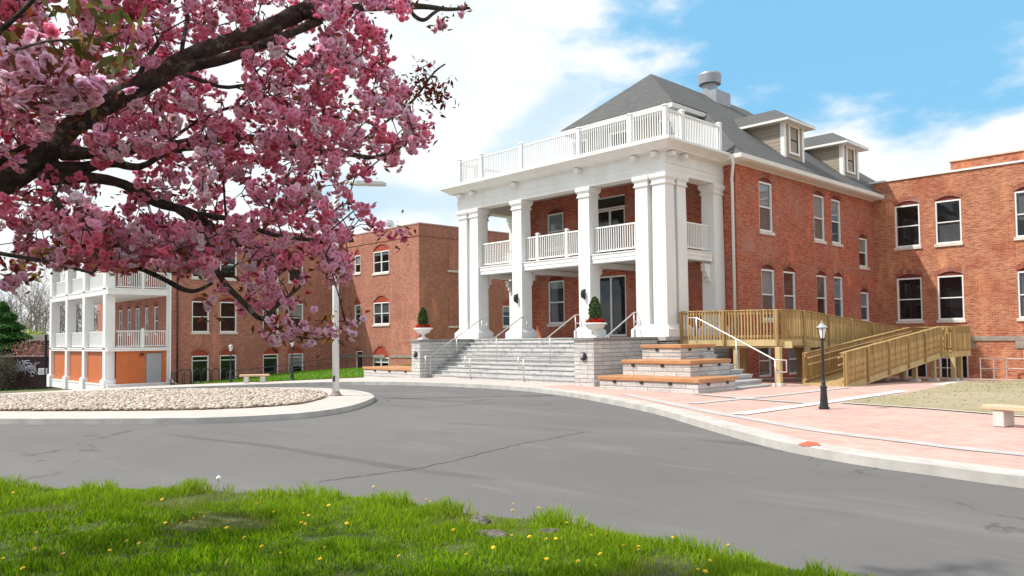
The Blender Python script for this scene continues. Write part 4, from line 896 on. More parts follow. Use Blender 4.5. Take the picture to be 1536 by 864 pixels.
# ================================================================== urns, shrubs, flowers, lamps on the pillars
TOP = attr_mat('topiary_leaf', .6, .2)
def leafball(n, fpos, size, cols, rng=RNG):
    """n small leaf quads at positions from fpos(n), random orientation"""
    c = fpos(n); d = rng.normal(size=(n, 3)); d /= np.linalg.norm(d, axis=1, keepdims=True); e = np.cross(d, rng.normal(size=(n, 3))); e /= np.linalg.norm(e, axis=1, keepdims=True)
    s = size*rng.uniform(.6, 1.3, (n, 1)); V = np.stack([c-d*s, c+e*s*.5, c+d*s, c-e*s*.5], 1).reshape(-1, 3)
    F = np.arange(n*4).reshape(-1, 4); col = np.array(cols)[rng.integers(0, len(cols), n)]*rng.uniform(.7, 1.25, (n, 1)); return V, F, np.repeat(col, 4, 0)
def urn(x, y, side):
    z = 1.75; u_ = thing('planter_urn', (x, y, z), f'white pedestal urn on the {side} stone wall of the front steps', 'urn', 'white urns on the stair walls')
    m_ = M(); m_.box(x-.19, x+.19, y-.19, y+.19, z, z+.05); m_.lathe([(.17,.05),(.15,.08),(.07,.13),(.06,.20),(.10,.25),(.24,.29),(.33,.37),(.36,.44),(.36,.46)], (x,y,z), 24, caps=False); m_.build('bowl', WHITE, u_, smooth=False)
    m_ = M(); m_.lathe([(.36,.455),(.43,.47),(.44,.51),(.41,.53),(.36,.52),(.34,.47)], (x,y,z), 24, caps=False); m_.build('rim', WHITE, u_, smooth=False)
    m_ = M(); m_.lathe([(.01,.49),(.36,.49)], (x,y,z), 20, caps=False); m_.build('soil', SOIL, u_)
    s_ = thing('topiary_shrub', (x, y, z+.49), f'cone-shaped dark green evergreen shrub in the {side} urn', 'shrub', 'evergreen shrubs in the urns')
    m_ = M(); m_.tube([(x,y,z+.46),(x,y,z+1.2)], .02, 6); m_.build('stem', BARK, s_)
    def f(n):
        h = RNG.beta(1.2, 1.4, n); r = .24*np.sqrt(np.sin(np.clip(h*.93+.07, 0, 1)**.75*pi))*(RNG.uniform(0, 1, n)**.3)*RNG.uniform(.85, 1.12, n); a = RNG.uniform(0, 2*pi, n)
        return np.stack([x+r*np.cos(a), y+r*np.sin(a), z+.56+h*.92], 1)
    V, F, c = leafball(2600, f, .032, [(.03,.07,.015),(.045,.11,.02),(.02,.045,.012),(.09,.16,.03)]); nmesh('foliage', V, F, 4, TOP, s_, c)
    w_ = thing('red_flowers', (x, y, z+.49), f'ring of bright red flowers around the shrub in the {side} urn', 'flowers', 'red flowers in the urns')
    def f2(n): a = RNG.uniform(0, 2*pi, n); r = RNG.uniform(.16, .34, n); return np.stack([x+r*np.cos(a), y+r*np.sin(a), z+.53+RNG.uniform(0, .15, n)*(1-abs(r-.24)*4)], 1)
    V, F, c = leafball(500, f2, .05, [(.75,.02,.03),(.62,.01,.02),(.8,.06,.05)]); nmesh('petals', V, F, 4, TINT, w_, c)
    V, F, c = leafball(160, f2, .04, [(.05,.12,.02)]); nmesh('leaves', V, F, 4, TOP, w_, c)
urn(-28.66, 21.9, 'left'); urn(-18.3, 21.75, 'right')
def round_light(x, y, label):
    l = thing('wall_light', (x, y, 1.1), label, 'light', 'round lights on the stair pillars')
    m_ = M(); pr_ = [(.0, 0), (.15, 0), (.15, .035), (.12, .07), (0, .09)]
    for r, d in [(0,0)]: pass
    n = 20; m_.v = [(x + r*cos(2*pi*k/n), y-d, 1.08 + r*sin(2*pi*k/n)) for r, d in ((.15,.0),(.15,.04),(.11,.085),(.02,.10)) for k in range(n)]
    m_.f = [(i*n+k, i*n+(k+1) % n, (i+1)*n+(k+1) % n, (i+1)*n+k) for i in range(3) for k in range(n)] + [tuple(range(3*n, 4*n))]; m_.build('housing', BLACK, l, smooth=True)
    m_ = M(); m_.v = [(x-.035 + r*cos(2*pi*k/n), y-d, 1.09 + r*sin(2*pi*k/n)) for r, d in ((.085,.09),(.06,.115),(.01,.12)) for k in range(n)]
    m_.f = [(i*n+k, i*n+(k+1) % n, (i+1)*n+(k+1) % n, (i+1)*n+k) for i in range(2) for k in range(n)]; m_.build('lens', mat('grey_lens', (.35,.35,.36), .2), l, smooth=True)
round_light(-28.71, 21.495, 'round black wall light on the front of the left stone pillar'); round_light(-18.38, 21.195, 'round black wall light on the front of the right stone pillar')
def sconce(x, label):
    l = thing('wall_lamp', (x, YC, 3.6), label, 'lamp', 'black lamps on the portico columns')
    m_ = M(); m_.box(x-.05, x+.05, YC-.03, YC-.0, 3.38, 3.82); m_.build('back_plate', BLACK, l)
    m_ = M(); m_.lathe([(.03,3.42),(.07,3.45),(.10,3.60),(.07,3.75),(.03,3.78)], (x, YC-.12, 0), 12); m_.build('shade', BLACK, l)
sconce(-25.95, 'small black lamp on the second white column of the portico'); sconce(-21.84, 'small black lamp on the column between the right urn and the entrance')

# ================================================================== wooden deck and ramp
RA = thing('wooden_ramp', (-13, 31, 0), 'yellow-brown wooden deck and folded wheelchair ramp beside the brick building', 'ramp')
def slab(x0, x1, y0, y1, za, zb, t=.05, name='deck_boards', al='y'):
    m_ = M(); zz = (lambda x, y: za if y == y0 else zb) if al == 'y' else (lambda x, y: za if x == x0 else zb)
    m_.add([(x,y,zz(x,y)-dt) for dt in (0, t) for x, y in ((x0,y0),(x1,y0),(x1,y1),(x0,y1))], [(0,1,2,3),(7,6,5,4),(0,4,5,1),(1,5,6,2),(2,6,7,3),(3,7,4,0)]); m_.build(name, PINE, RA)
def fence_run(p, q, z0a, z0b, z1a, z1b, posts, n=None, hand=False, solid=True, rim=True, out=(0,0)):
    """picket run from p to q: bottom of pickets z0, cap z1 at both ends"""
    p = Vector((*p, 0)); q = Vector((*q, 0)); L = (q-p).length; t = (q-p)/L; sd = Vector((t.y, -t.x, 0))
    m_ = M(); g = .124; n = int(L/g); w = .086 if solid else .045; o3 = Vector((*out, 0))
    for k in range(n):
        c = p.lerp(q, (k+.5)/n) + o3*.045; f = (k+.5)/n; za = z0a+(z0b-z0a)*f; zb = z1a+(z1b-z1a)*f - .03
        j = random.uniform(-.006, .006); h = .016
        vs = [Vector((c.x, c.y, z)) + t*(w/2*i + j) + sd*h*s for z in (za+.02+random.uniform(-.008, .008), zb) for i, s in ((-1,-1),(1,-1),(1,1),(-1,1))]; m_.add(vs, [(0,3,2,1),(4,5,6,7),(0,1,5,4),(1,2,6,5),(2,3,7,6),(3,0,4,7)])
    R_ = m_.build('pickets', PINE, RA)
    m_ = M(); m_.vbeam((*p[:2], z1a), (*q[:2], z1b), .15, .04); m_.vbeam((*p[:2], z1a-.09), (*q[:2], z1b-.09), .05, .10); m_.vbeam((*p[:2], z0a+.13), (*q[:2], z0b+.13), .05, .09); m_.build('rail', PINE, R_)
    if rim: m_ = M(); m_.vbeam(Vector((*p[:2], z0a-.10)) + o3*.02, Vector((*q[:2], z0b-.10)) + o3*.02, .045, .24); m_.build('rim_board', mat_rim, R_)
    for f in posts:
        c = p.lerp(q, f) + o3*.0; za = z0a+(z0b-z0a)*f; zb = z1a+(z1b-z1a)*f; m_ = M(); e = .05; c2 = c + o3*.075; m_.box(c2.x-e, c2.x+e, c2.y-e, c2.y+e, za-.16, zb+.0); m_.build('post', PINE, R_, bevel=.006)
    if hand:
        m_ = M(); off = -o3*.12; m_.tube([Vector((*p[:2], z1a-.16))+off, Vector((*q[:2], z1b-.16))+off], .022, 8); m_.tube([Vector((*p[:2], z1a-.4))+off, Vector((*q[:2], z1b-.4))+off], .022, 8); m_.build('grab_rail', mat('pale_pine', (.62,.47,.27), .6), R_)
mat_rim = mat('rim_pine', (.55,.42,.20), .7, .15, 3.0)
fl = 1.60
slab(-17.4, -13.4, 26.0, 27.75, fl, fl); slab(-15.0, -13.4, 27.75, 36.9, fl, .98); slab(-17.05, -15.0, 27.75, 29.55, fl-.004, fl-.004)
slab(-15.0, -11.26, 36.9, 38.5, .98, .98, name='landing_boards'); slab(-12.80, -11.26, 26.2, 36.9, .02, .98)
fence_run((-17.45,26.0), (-13.4,26.0), 1.60, 1.60, 2.72, 2.66, (0,.46,.985), out=(0,-1), solid=False)
fence_run((-13.4,26.0), (-13.4,27.75), 1.60, 1.60, 2.66, 2.66, (.97,), out=(1,0))
fence_run((-13.4,27.75), (-13.4,36.9), 1.60, .98, 2.66, 2.05, (.22,.45,.68,.9), out=(1,0))
fence_run((-15.0,29.6), (-15.0,38.5), 1.45, .98, 2.55, 2.04, (.3,.6,.99), out=(-1,0), solid=False)
fence_run((-15.0,38.5), (-11.0,38.5), .98, .98, 2.04, 2.04, (.5,.99), out=(0,1))
fence_run((-10.95,36.0), (-10.95,38.5), .98, .98, 2.04, 2.04, (), out=(1,0))
fence_run((-11.26,26.1), (-11.26,35.75), .05, .96, 1.13, 2.04, (.01,.2,.4,.6,.79,.985), out=(1,0), hand=True)
fence_run((-11.24,35.9), (-10.95,35.9), .98, .98, 2.04, 2.04, (), out=(0,-1))
fence_run((-12.8,26.6), (-12.8,36.6), .05, .96, 1.11, 2.02, (.01,.33,.66,.97), out=(-1,0), solid=False, hand=True)
m_ = M(); m_.vbeam((-17.4,26.12,1.42), (-13.0,26.12,1.42), .09, .24); m_.build('beam', mat_rim, RA); m_ = M(); m_.vbeam((-17.0,27.9,1.40), (-12.95,27.9,1.40), .09, .22); m_.build('beam', mat_rim, RA)
for x, y, zt2 in ((-17.0,26.15,1.3),(-15.2,26.15,1.3),(-13.05,25.2,1.35),(-13.3,27.9,1.3),(-15.9,27.9,1.3),(-14.9,30.5,1.3),(-13.5,31.5,1.2),(-13.5,34.5,1.0),(-14.9,34.5,1.0),(-11.5,33.4,.55),(-11.45,35.4,.75),(-11.3,38.3,.9),(-14.9,38.3,.9),(-12.7,33.4,.55),(-12.7,35.4,.75),(-11.05,36.6,.9)):
    z0 = gz(x, y)-.1; m_ = M(); m_.box(x-.09, x+.09, y-.09, y+.09, z0, zt2); p_ = m_.build('support_post', mat_rim, RA, bevel=.008)
    m_ = M(); m_.box(x-.18, x+.18, y-.18, y+.18, z0-.1, gz(x,y)+.09); m_.build('concrete_footing', CONC, p_, bevel=.02)
# ================================================================== lamp posts
def lamp_post(x, y, z, H, label):
    l = thing('street_lamp', (x, y, z), label, 'lamp post', 'black lantern lamp posts'); s = H/2.05
    m_ = M(); m_.lathe([(.155,0),(.155,.04),(.125,.05),(.12,.10),(.115,.12),(.085,.46),(.10,.48),(.10,.52),(.07,.54),(.055,.58),(.065,.60),(.065,.63),(.045,.65),(.04,1.55),(.032,1.58),(.055,1.6),(.055,1.63),(.03,1.64)], (x,y,z), 14); 
    m_.v = [(x+(a-x)*.78, y+(b-y)*.78, z+(c-z)*s) for a, b, c in m_.v]; m_.build('post', BLACK, l, smooth=False)
    m_ = M(); z1 = z+1.64*s; m_.lathe([(.055,0),(.11,.24)], (x,y,z1), 6, caps=False); m_.build('glass', GLASSW, l)
    m_ = M()
    for k in range(6):
        a = 2*pi*k/6; m_.tube([(x+.056*cos(a), y+.056*sin(a), z1), (x+.114*cos(a), y+.114*sin(a), z1+.245)], .008, 5)
    m_.lathe([(.06,-.02),(.06,.01)], (x,y,z1), 6); m_.lathe([(.135,.24),(.14,.255)], (x,y,z1), 6); m_.build('lantern_frame', BLACK, l)
    m_ = M(); m_.lathe([(.135,.256),(.075,.31),(.05,.34),(.05,.36),(.02,.365),(.018,.40),(.005,.42)], (x,y,z1), 12); m_.build('lantern_roof', mat('grey_lantern_cap', (.45,.45,.46), .35, metal=.3), l, smooth=False)
lamp_post(-8.14, 17.83, gz(-8.1,17.8)+.01, 2.03, 'black lamp post with glass lantern standing on the pink paving before the ramp')
lamp_post(-35.3, 18.9, gz(-35.3,18.9), 2.05, 'black lamp post left of the tall white pole, in front of the long brick building')
lamp_post(-40.0, 17.9, gz(-40.0,17.9)+.03, 2.05, 'farther black lamp post nearest the orange porch panels')
# benches
def bench(c, ang, L, label, z):
    b = thing('bench', (c[0], c[1], z), label, 'bench', 'concrete benches with wood seats'); t = Vector((cos(ang), sin(ang), 0)); C0 = Vector((c[0], c[1], z))
    m_ = M(); m_.beam(C0 - t*L/2 + Vector((0,0,.34)), C0 + t*L/2 + Vector((0,0,.34)), .42, .08); m_.build('seat', BSEAT, b, bevel=.01)
    for s in (-1, 1): p = C0 + t*(L/2-.28)*s; m_ = M(); m_.beam(p - t*.1 + Vector((0,0,.145)), p + t*.1 + Vector((0,0,.145)), .36, .30); m_.build('leg', CONC, b, bevel=.01)
BSEAT = mat('pale_cedar', (.62,.42,.28), .6, .15, 2.0, stretch=(1,1,5))
bench((-3.5, 16.35), radians(-14), 1.95, 'concrete bench with pale wood seat at the right edge by the dry lawn', gz(-3.5,16.3)+.012)
p_ = gp(382, 574.5); bench((p_.x, p_.y), radians(60), 1.25, 'small distant concrete bench between the two left lamp posts', p_.z)
# tall light pole on the island
LP_ = thing('street_light', (-21.49, 13.0, gz(-21.5,13)), 'tall white pole with a long flat lamp head on the traffic island', 'street light')
z0 = gz(-21.5, 13); WP = mat('pole_paint', (.74,.74,.73), .4, .05, 1.0)
m_ = M(); m_.tube([(-21.49,13.0,z0),(-21.49,13.0,3.5),(-21.5,13.02,6.78)], [.112,.098,.085], 14); PL_ = m_.build('pole', WP, LP_, smooth=True)
m_ = M(); m_.rects(-21.66,-21.32,12.83,13.17,[(0,z0),(0,z0+.02)]); m_.lathe([(.19,z0+.02),(.17,z0+.05),(.13,z0+.10),(.115,z0+.14)], (-21.49,13,0), 14); m_.build('base_plate', mat('brown_plate', (.25,.20,.18), .7), PL_)
m_ = M(); m_.box(-21.44,-21.38,12.86,12.90,z0+.45,z0+.62); m_.build('hand_hole_cover', BLACK, PL_)
m_ = M(); m_.tube([(-21.5,13.02,6.70),(-21.2,13.4,6.76)], .05, 8); m_.build('arm', WP, LP_)
m_ = M(); a = Vector((-21.25,13.35,6.72)); b_ = Vector((-20.52,14.28,6.70)); t = (b_-a).normalized(); sd = Vector((t.y,-t.x,0))
pf = [(0,-.10,.03),(0,.10,.03),(.25,.16,.05),(1.0,.17,.06),(1.18,.10,.03)]
n_ = [a + t*u + sd*w*s + Vector((0,0,h)) for u, w, hh_ in [(0,.09,.05),(.25,.17,.07),(1.0,.17,.07),(1.17,.10,.03)] for s, h in ((-1,-.06),(1,-.06),(1,hh_),(-1,hh_))]
m_.add(n_, [(0,1,2,3),(15,14,13,12)] + [(4*i+k, 4*i+(k+1) % 4, 4*i+4+(k+1) % 4, 4*i+4+k) for i in range(3) for k in range(4)]); m_.build('lamp_head', mat('lamp_head_paint', (.62,.61,.58), .5), LP_, bevel=.015)
# bike rack and black railings by the left building
zb_ = gz(-52, 21)
BK = thing('bike_rack', (-52, 21, zb_), 'black looped bicycle rack beside the grey door', 'bike rack')
for k in range(6):
    y = 19.5+k*.62; m_ = M(); m_.tube([(-52,y,zb_),(-52,y,zb_+.75)] + [(-52, y+.24-.24*cos(a), zb_+.75+.24*sin(a)) for a in (pi/5,2*pi/5,3*pi/5,4*pi/5)] + [(-52,y+.48,zb_+.75),(-52,y+.48,zb_)], .035, 8); m_.build('hoop', BLACK, BK, smooth=True)
BRL = thing('railing', (-53, 27, -1.1), 'long dark sloping pipe railing in front of the basement windows', 'railing')
m_ = M(); pr_ = [(-53,23.4),(-53,27.4),(-53.0,31.4),(-52.6,33.6)]; zz_ = [-1.15,-.85,-.45,-.2]
GREYP = mat('dark_grey_pipe', (.10,.10,.11), .4, metal=.3)
for dh in (.82,.42): m_.tube([(x,y,z+dh) for (x,y),z in zip(pr_,zz_)], .03, 6)
m_.build('rail', GREYP, BRL)
for f in range(9):
    y = 23.4+f*1.2; x = -53; z = np.interp(y, [p[1] for p in pr_], zz_); m_ = M(); m_.tube([(x,y,z-.3),(x,y,z+.82)], .028, 6); m_.build('post', GREYP, BRL)
DRL = thing('railing', (-51.5, 18.3, -1), 'short black railing at the right of the grey door', 'railing')
q0 = Vector((-54.6, 20.25, 0)); m_ = M(); zz0 = gz(-54.6, 20.2)
m_.tube([(-54.6,20.25,zz0),(-54.6,20.25,zz0+.85),(-54.2,20.9,zz0+1.05),(-54.0,21.3,zz0+1.05),(-54.0,21.3,zz0)], .03, 6); m_.build('rail', BLACK, DRL)
# galvanised railings by the basement doors of the wing
def grail(pts, label):
    g_ = thing('railing', (*pts[0], gz(*pts[0])), label, 'railing', 'galvanised railings by the basement doors')
    m_ = M()
    for dh in (.98,.5): m_.tube([(x,y,gz(x,y)+dh) for x, y in pts], .025, 6)
    m_.build('rail', STEEL, g_)
    for x, y in pts: m_ = M(); m_.tube([(x,y,gz(x,y)),(x,y,gz(x,y)+.99)], .025, 6); m_.build('post', STEEL, g_)
grail([(-13.2,41.0),(-12.95,42.0),(-12.7,43.2)], 'galvanised railing at the basement door right behind the end of the ramp')
grail([(-11.2,40.9),(-11.0,42.2),(-10.8,43.5)] , 'galvanised railing in the right background, left part')
grail([(-10.8,43.55),(-9.0,43.6),(-7.2,43.6),(-5.4,43.6)], 'galvanised railing against the brick wall at the right edge')
# ================================================================== background: fence, low red building
LR = thing('low_building', (-100, 22, -2), 'low dark red building with a white flat roof edge at the left edge', 'building')
pA, pB = at(-260, 503, 86), at(90, 503, 86); dirn = (pB-pA); dirn.z = 0; nrm = Vector((-dirn.y, dirn.x, 0)).normalized()
def wallbox(mm, A, B, off0, off1, z0, z1):
    mm.add([(*(Vector((Q_.x,Q_.y,0))+nrm*o_)[:2], z) for z in (z0,z1) for Q_, o_ in ((A,off0),(B,off0),(B,off1),(A,off1))], [(0,3,2,1),(4,5,6,7),(0,1,5,4),(1,2,6,5),(2,3,7,6),(3,0,4,7)])
m_ = M(); wallbox(m_, pA, pB, 0, 8, -3, 2.1); m_.build('wall', mat('dark_red_wall', (.16,.03,.03), .8, .3, .6), LR); m_ = M(); wallbox(m_, pA - dirn*.01, pB + dirn*.02, -.5, 8.5, 2.1, 2.75); m_.build('roof_edge', mat('cream_roof', (.62,.58,.52), .7), LR)
FN = thing('wooden_fence', (-81, 17, -1.5), 'dark brown board fence with white graffiti beyond the left porch', 'fence')
pA, pB = at(-300, 536, 70.5), at(92, 536, 70.5); dirn = (pB-pA); dirn.z = 0; nrm = Vector((-dirn.y, dirn.x, 0)).normalized(); L_ = dirn.length; tt = dirn/L_; zf0 = -2.2
m_ = M()
for k in range(int(L_/.2)):
    c = pA + tt*(k*.2); wallbox(m_, c, c + tt*.185, random.uniform(0,.015), .05, zf0, .60 + random.uniform(-.03,.03))
m_.build('boards', DARKWD, FN)
m_ = M(); wallbox(m_, pA, pB, -.03, .08, .64, .70); m_.build('cap_rail', mat('pale_cap', (.5,.42,.42), .7), FN)
wpt = at(69, 500, 70.3); m_ = M(); m_.box(wpt.x-.1, wpt.x+.1, wpt.y-.1, wpt.y+.1, -2, 2.6); m_.build('post', BLACK, FN)
gr = M()
for k in range(46):
    u = random.uniform(0, 1); base = at(24+u*28, 548+random.uniform(0, 9)-u*1.5, 70.2); pts = [base]
    for j in range(4): base = base + tt*random.uniform(-.35,.45) + Vector((0,0,random.uniform(-.35,.35))); pts.append(base)
    gr.tube(pts, .028, 4)
gr.build('graffiti', mat('graffiti_paint', (.45,.45,.50), .6), FN)
SG = thing('sign', tuple(at(64, 557, 70)), 'small white notice board on the dark fence', 'sign')
m_ = M(); a_, b_ = at(57.5, 562, 70.1), at(71, 562, 70.1); wallbox(m_, a_, b_, -.02, .02, -1.0, -.42); m_.build('board', WHITE2, SG)
m_ = M()
for k, z in enumerate((-.55,-.66,-.76,-.86)): wallbox(m_, a_.lerp(b_, .1), a_.lerp(b_, .9-.1*(k % 2)), -.03, -.022, z-.025, z)
m_.build('lettering', mat('notice_ink', (.25,.2,.2), .7), SG)
# ================================================================== bare and evergreen trees behind
def bare_tree(x, y, z, H, seed, label, spread=.5, dens=6, name='bare_tree', mt=None, cat='tree', group='bare trees behind the buildings', thin=1.0):
    rnd = random.Random(seed); mt = mt or BARK2; t_ = thing(name, (x, y, z), label, cat, group); tr = M(); br = M()
    def grow(mm, p, d, L, r, lev):
        n = 4; pts = [p]; R_ = [r]
        for i in range(n):
            d = (d + Vector((rnd.uniform(-1,1), rnd.uniform(-1,1), rnd.uniform(-.5,.9)))*.16).normalized(); p = p + d*L/n; pts.append(p); R_.append(r*(1-.45*(i+1)/n))
        mm.tube(pts, R_, 5 if lev < 2 else 3, caps=False)
        if lev >= 5: return
        k = rnd.randint(3, 4) if lev else dens
        for j in range(k):
            q = pts[-1] if j < 2 and lev else pts[rnd.randint(2 if lev == 0 else 1, n)]
            a = rnd.uniform(0, 2*pi); s = rnd.uniform(.45, .95)*spread*1.5; o = d.orthogonal().normalized(); o2 = d.cross(o)
            nd = (d + (o*cos(a)+o2*sin(a))*s).normalized(); grow(br, q, nd, L*rnd.uniform(.58,.78), max(R_[-1]*rnd.uniform(.5,.75), .012*thin), lev+1)
    grow(tr, Vector((x,y,z-.3)), Vector((0,0,1)), H*.34, H*.017, 0)
    tr.build('trunk', mt, t_, fixn=False); br.build('crown', mt, t_, fixn=False)
bt = [(38,470,95,17,'tall bare tree at the left edge, behind the low red building'),(62,470,92,14,'bare spreading tree just left of the white side porch'),(98,470,100,14,'bare tree seen through the left bay of the side porch'),
      (146,470,98,13,'bare tree seen through the right bay of the side porch'),(12,470,110,16,'bare tree farthest left, above the evergreen'),(690,380,88,14.5,'bare tree top showing above the roof left of the portico'),(752,380,92,15.2,'bare tree showing through the upper porch opening'),(120,470,115,15,'bare tree farthest back behind the side porch')]
for i, (px, py, D, H, lb) in enumerate(bt):
    p = at(px, py, D); bare_tree(p.x, p.y, -2.6, H, 11+i*7, lb, spread=.55, dens=7)
def leafy(name, px, D, z0, H, W, n, size, cols, label, cone=False, cat='tree', trunk=True, py=470):
    p = at(px, py, D); t_ = thing(name, (p.x, p.y, z0), label, cat); x, y = p.x, p.y
    if trunk: m_ = M(); m_.tube([(x,y,z0),(x,y,z0+H*.8)], [H*.03,H*.008], 6); m_.build('trunk', BARK2, t_)
    cl = RNG.normal(size=(26, 3)); cl /= np.linalg.norm(cl, axis=1, keepdims=True)
    def f(n):
        if cone:
            h = RNG.uniform(0, 1, n)**1.25; tier = .82+.18*np.cos(h*52); r = W*(1-h)**.75*tier*RNG.uniform(.25, 1.08, n)**.6; a = RNG.uniform(0, 2*pi, n)
            return np.stack([x+r*np.cos(a), y+r*np.sin(a), z0+H*.05+h*H*.95 - r*.15], 1)
        k = RNG.integers(0, 26, n); c = cl[k]*.62*RNG.uniform(.9,1.05,(n,1)); q = RNG.normal(size=(n, 3))*.20
        s = c+q; return np.stack([x+s[:,0]*W, y+s[:,1]*W, z0+H*.5+s[:,2]*H*.5], 1)
    V, F, c = leafball(n, f, size, cols); nmesh('crown' if trunk else 'foliage', V, F, 4, TLEAF, t_, c)
leafy('evergreen_tree', 4, 82, -2.5, 8.6, 5.2, 30000, .22, [(.04,.13,.03),(.06,.18,.04),(.09,.24,.05),(.025,.08,.02)], 'dark green evergreen tree at the left edge', cone=True)
leafy('bush', 24, 90, -1, 4.8, 3.2, 5000, .18, [(.28,.36,.06),(.2,.3,.05)], 'yellow-green spring bush right of the evergreen', cat='bush', trunk=False)
leafy('bush', 46, 88, -1, 4.0, 2.6, 4000, .18, [(.33,.38,.08),(.24,.3,.06)], 'pale yellow-green bush beside the side porch', cat='bush', trunk=False)
leafy('bush', 104, 93, -1, 4.4, 3.0, 2500, .16, [(.36,.38,.12),(.24,.28,.08)], 'yellow-green bush seen through the side porch', cat='bush', trunk=False)
leafy('bush', 5, 70, -2.2, 3.4, 1.9, 3600, .085, [(.10,.08,.065),(.08,.10,.04),(.15,.12,.10)], 'brown twiggy bush in front of the dark fence', cat='bush', trunk=False)
leafy('bush', 48, 80, -1.4, 3.6, 2.6, 2500, .10, [(.45,.12,.12),(.3,.16,.12),(.35,.28,.24)], 'reddish twiggy bush in front of the low red building', cat='bush', trunk=False)
o = None
# a far line of grey woods on both sides, one mass
def woods():
    V = []; F = []; rnd = random.Random(5)
    for k in range(900):
        a = radians(rnd.uniform(-88, 10)) ; D = rnd.uniform(130, 210); x, y = sin(a)*D, cos(a)*D; h = rnd.uniform(5, 10); w = rnd.uniform(.05,.15)
        yield x, y, h, w
m_ = M()
for x, y, h, w in woods():
    m_.tube([(x,y,-3),(x+random.uniform(-1,1),y,h*.5),(x+random.uniform(-2,2),y,h)], [w*1.6,w,.02], 3, caps=False)
    for j in range(9):
        z = h*random.uniform(.25,.95); m_.tube([(x,y,z),(x+random.uniform(-2.4,2.4),y+random.uniform(-2,2),z+random.uniform(.4,2))], [w*.5,.02], 3, caps=False)
o = m_.build('woods', BARK2, fixn=False); o['kind'] = 'stuff'

# ================================================================== flowering cherry tree
CT = thing('cherry_tree', tuple(at(-560, 700, 3.6))[:2] + (-.1,), 'pink double-flowered cherry tree whose dark limbs reach in from the upper left', 'tree')
limbs = {   # pixel path, distance, radius in pixels
 'main': [(-520,560,3.6,62),(-300,440,3.7,50),(-120,340,3.8,36),(-40,298,3.9,28),(12,272,4.0,24),(60,240,4.05,23),(108,190,4.1,21),(181,144,4.2,21),(225,122,4.25,20),(262,99,4.3,18)],
 'a': [(258,99,4.3,17),(313,72,4.5,15),(385,50,4.7,15),(430,28,4.8,16),(470,8,4.9,15),(530,-30,5.1,11),(600,-90,5.3,8)],
 'b': [(258,102,4.3,11),(300,97,4.35,10),(350,84,4.4,9.5),(391,68,4.5,9),(440,48,4.7,8),(480,30,4.9,8)],
 'c': [(455,22,4.8,9),(500,18,4.9,8),(530,12,4.95,8),(590,9,5.1,8),(638,10,5.2,5),(672,14,5.3,4),(704,12,5.4,2.5)],
 'c2': [(612,8,5.1,4),(622,24,5.1,4),(636,30,5.15,4),(650,20,5.2,3.5),(665,10,5.3,3)],
 'd': [(90,228,4.0,17),(140,230,4.1,12),(181,226,4.2,10),(240,220,4.4,9),(301,211,4.6,9),(360,206,4.8,8),(420,212,5.0,7),(470,226,5.1,7),(518,230,5.2,6),(560,236,5.3,4),(600,222,5.4,2.5)],
 'e': [(70,250,4.0,14),(120,252,4.1,12),(165,244,4.15,10),(210,250,4.3,7),(260,226,4.4,5),(330,222,4.6,4)],
 'f': [(60,268,4.0,16),(131,266,4.1,11),(187,277,4.2,10),(234,303,4.3,10),(281,317,4.4,9),(316,338,4.5,8),(355,366,4.6,7),(400,385,4.8,5),(450,392,5.0,3.5)],
 'g': [(300,322,4.4,7),(350,330,4.6,6),(410,352,4.8,5),(470,360,5.0,4),(530,362,5.2,2.5)],
 'h': [(262,312,4.35,6),(300,345,4.2,5.5),(323,400,4.1,6),(339,427,4.1,6),(364,452,4.1,5.5),(392,478,4.15,5),(420,455,4.3,3.5),(450,430,4.5,3)],
 'h2': [(160,385,4.0,3.5),(179,396,4.0,4.5),(208,402,4.0,5),(246,419,4.05,5.5),(275,434,4.1,5.5),(295,436,4.1,4.5),(318,425,4.2,3.5)],
 'h3': [(60,262,3.95,8),(90,310,3.9,6),(120,350,3.9,5),(160,385,4.0,4)],
 'i': [(392,478,4.15,2.5),(413,491,4.1,2.2),(437,503,4.1,2),(466,508,4.05,2),(485,507,4.05,1.8),(498,499,4.0,1.6),(520,490,4.0,1.2)],
 'j': [(-60,365,3.8,5),(0,380,3.7,4.5),(58,390,3.7,4),(100,400,3.7,3.2),(139,410,3.7,2.4)],
 'k': [(270,96,4.3,5),(275,60,4.4,4.5),(281,20,4.5,4),(270,-40,4.6,3)],
 'l': [(205,118,4.2,5),(225,82,4.3,5),(248,45,4.4,3.5),(255,-10,4.5,3)],
 'm': [(305,92,4.35,2.5),(400,68,4.5,3),(440,88,4.6,3),(478,96,4.7,3),(492,120,4.8,2.5),(500,150,4.9,2)],
 'n': [(262,106,4.3,4),(330,130,4.4,4),(372,128,4.5,3.5),(420,135,4.6,3)],
 'p': [(520,230,5.2,3),(570,190,5.4,2.5),(620,150,5.5,2.2),(650,110,5.5,1.8),(668,96,5.5,1.4)],
 'q': [(240,222,4.4,3),(300,180,4.6,3),(360,160,4.7,3),(430,180,4.9,2.5),(500,190,5.0,2)],
 'r': [(0,285,4.0,7),(-10,260,3.9,6),(10,235,3.9,5.5),(45,215,3.9,5),(60,205,4.0,4)],
 's': [(-120,340,3.8,20),(-90,200,3.4,13),(-30,80,2.9,8),(30,20,2.5,5),(70,-20,2.4,4)],
 't': [(-30,80,2.9,4),(20,75,2.4,3),(70,62,2.2,2.5),(120,60,2.2,2)],
 'u': [(355,366,4.6,4),(340,330,4.7,3),(335,270,4.8,2.5),(330,245,4.9,2)],
 'v': [(-300,440,3.7,30),(-380,250,3.9,24),(-300,50,4.2,20),(-150,-150,4.4,14),(60,-260,4.6,10),(280,-330,4.9,8)],
 'w': [(-380,250,3.9,22),(-600,50,3.6,18),(-800,-200,3.4,14)],
}
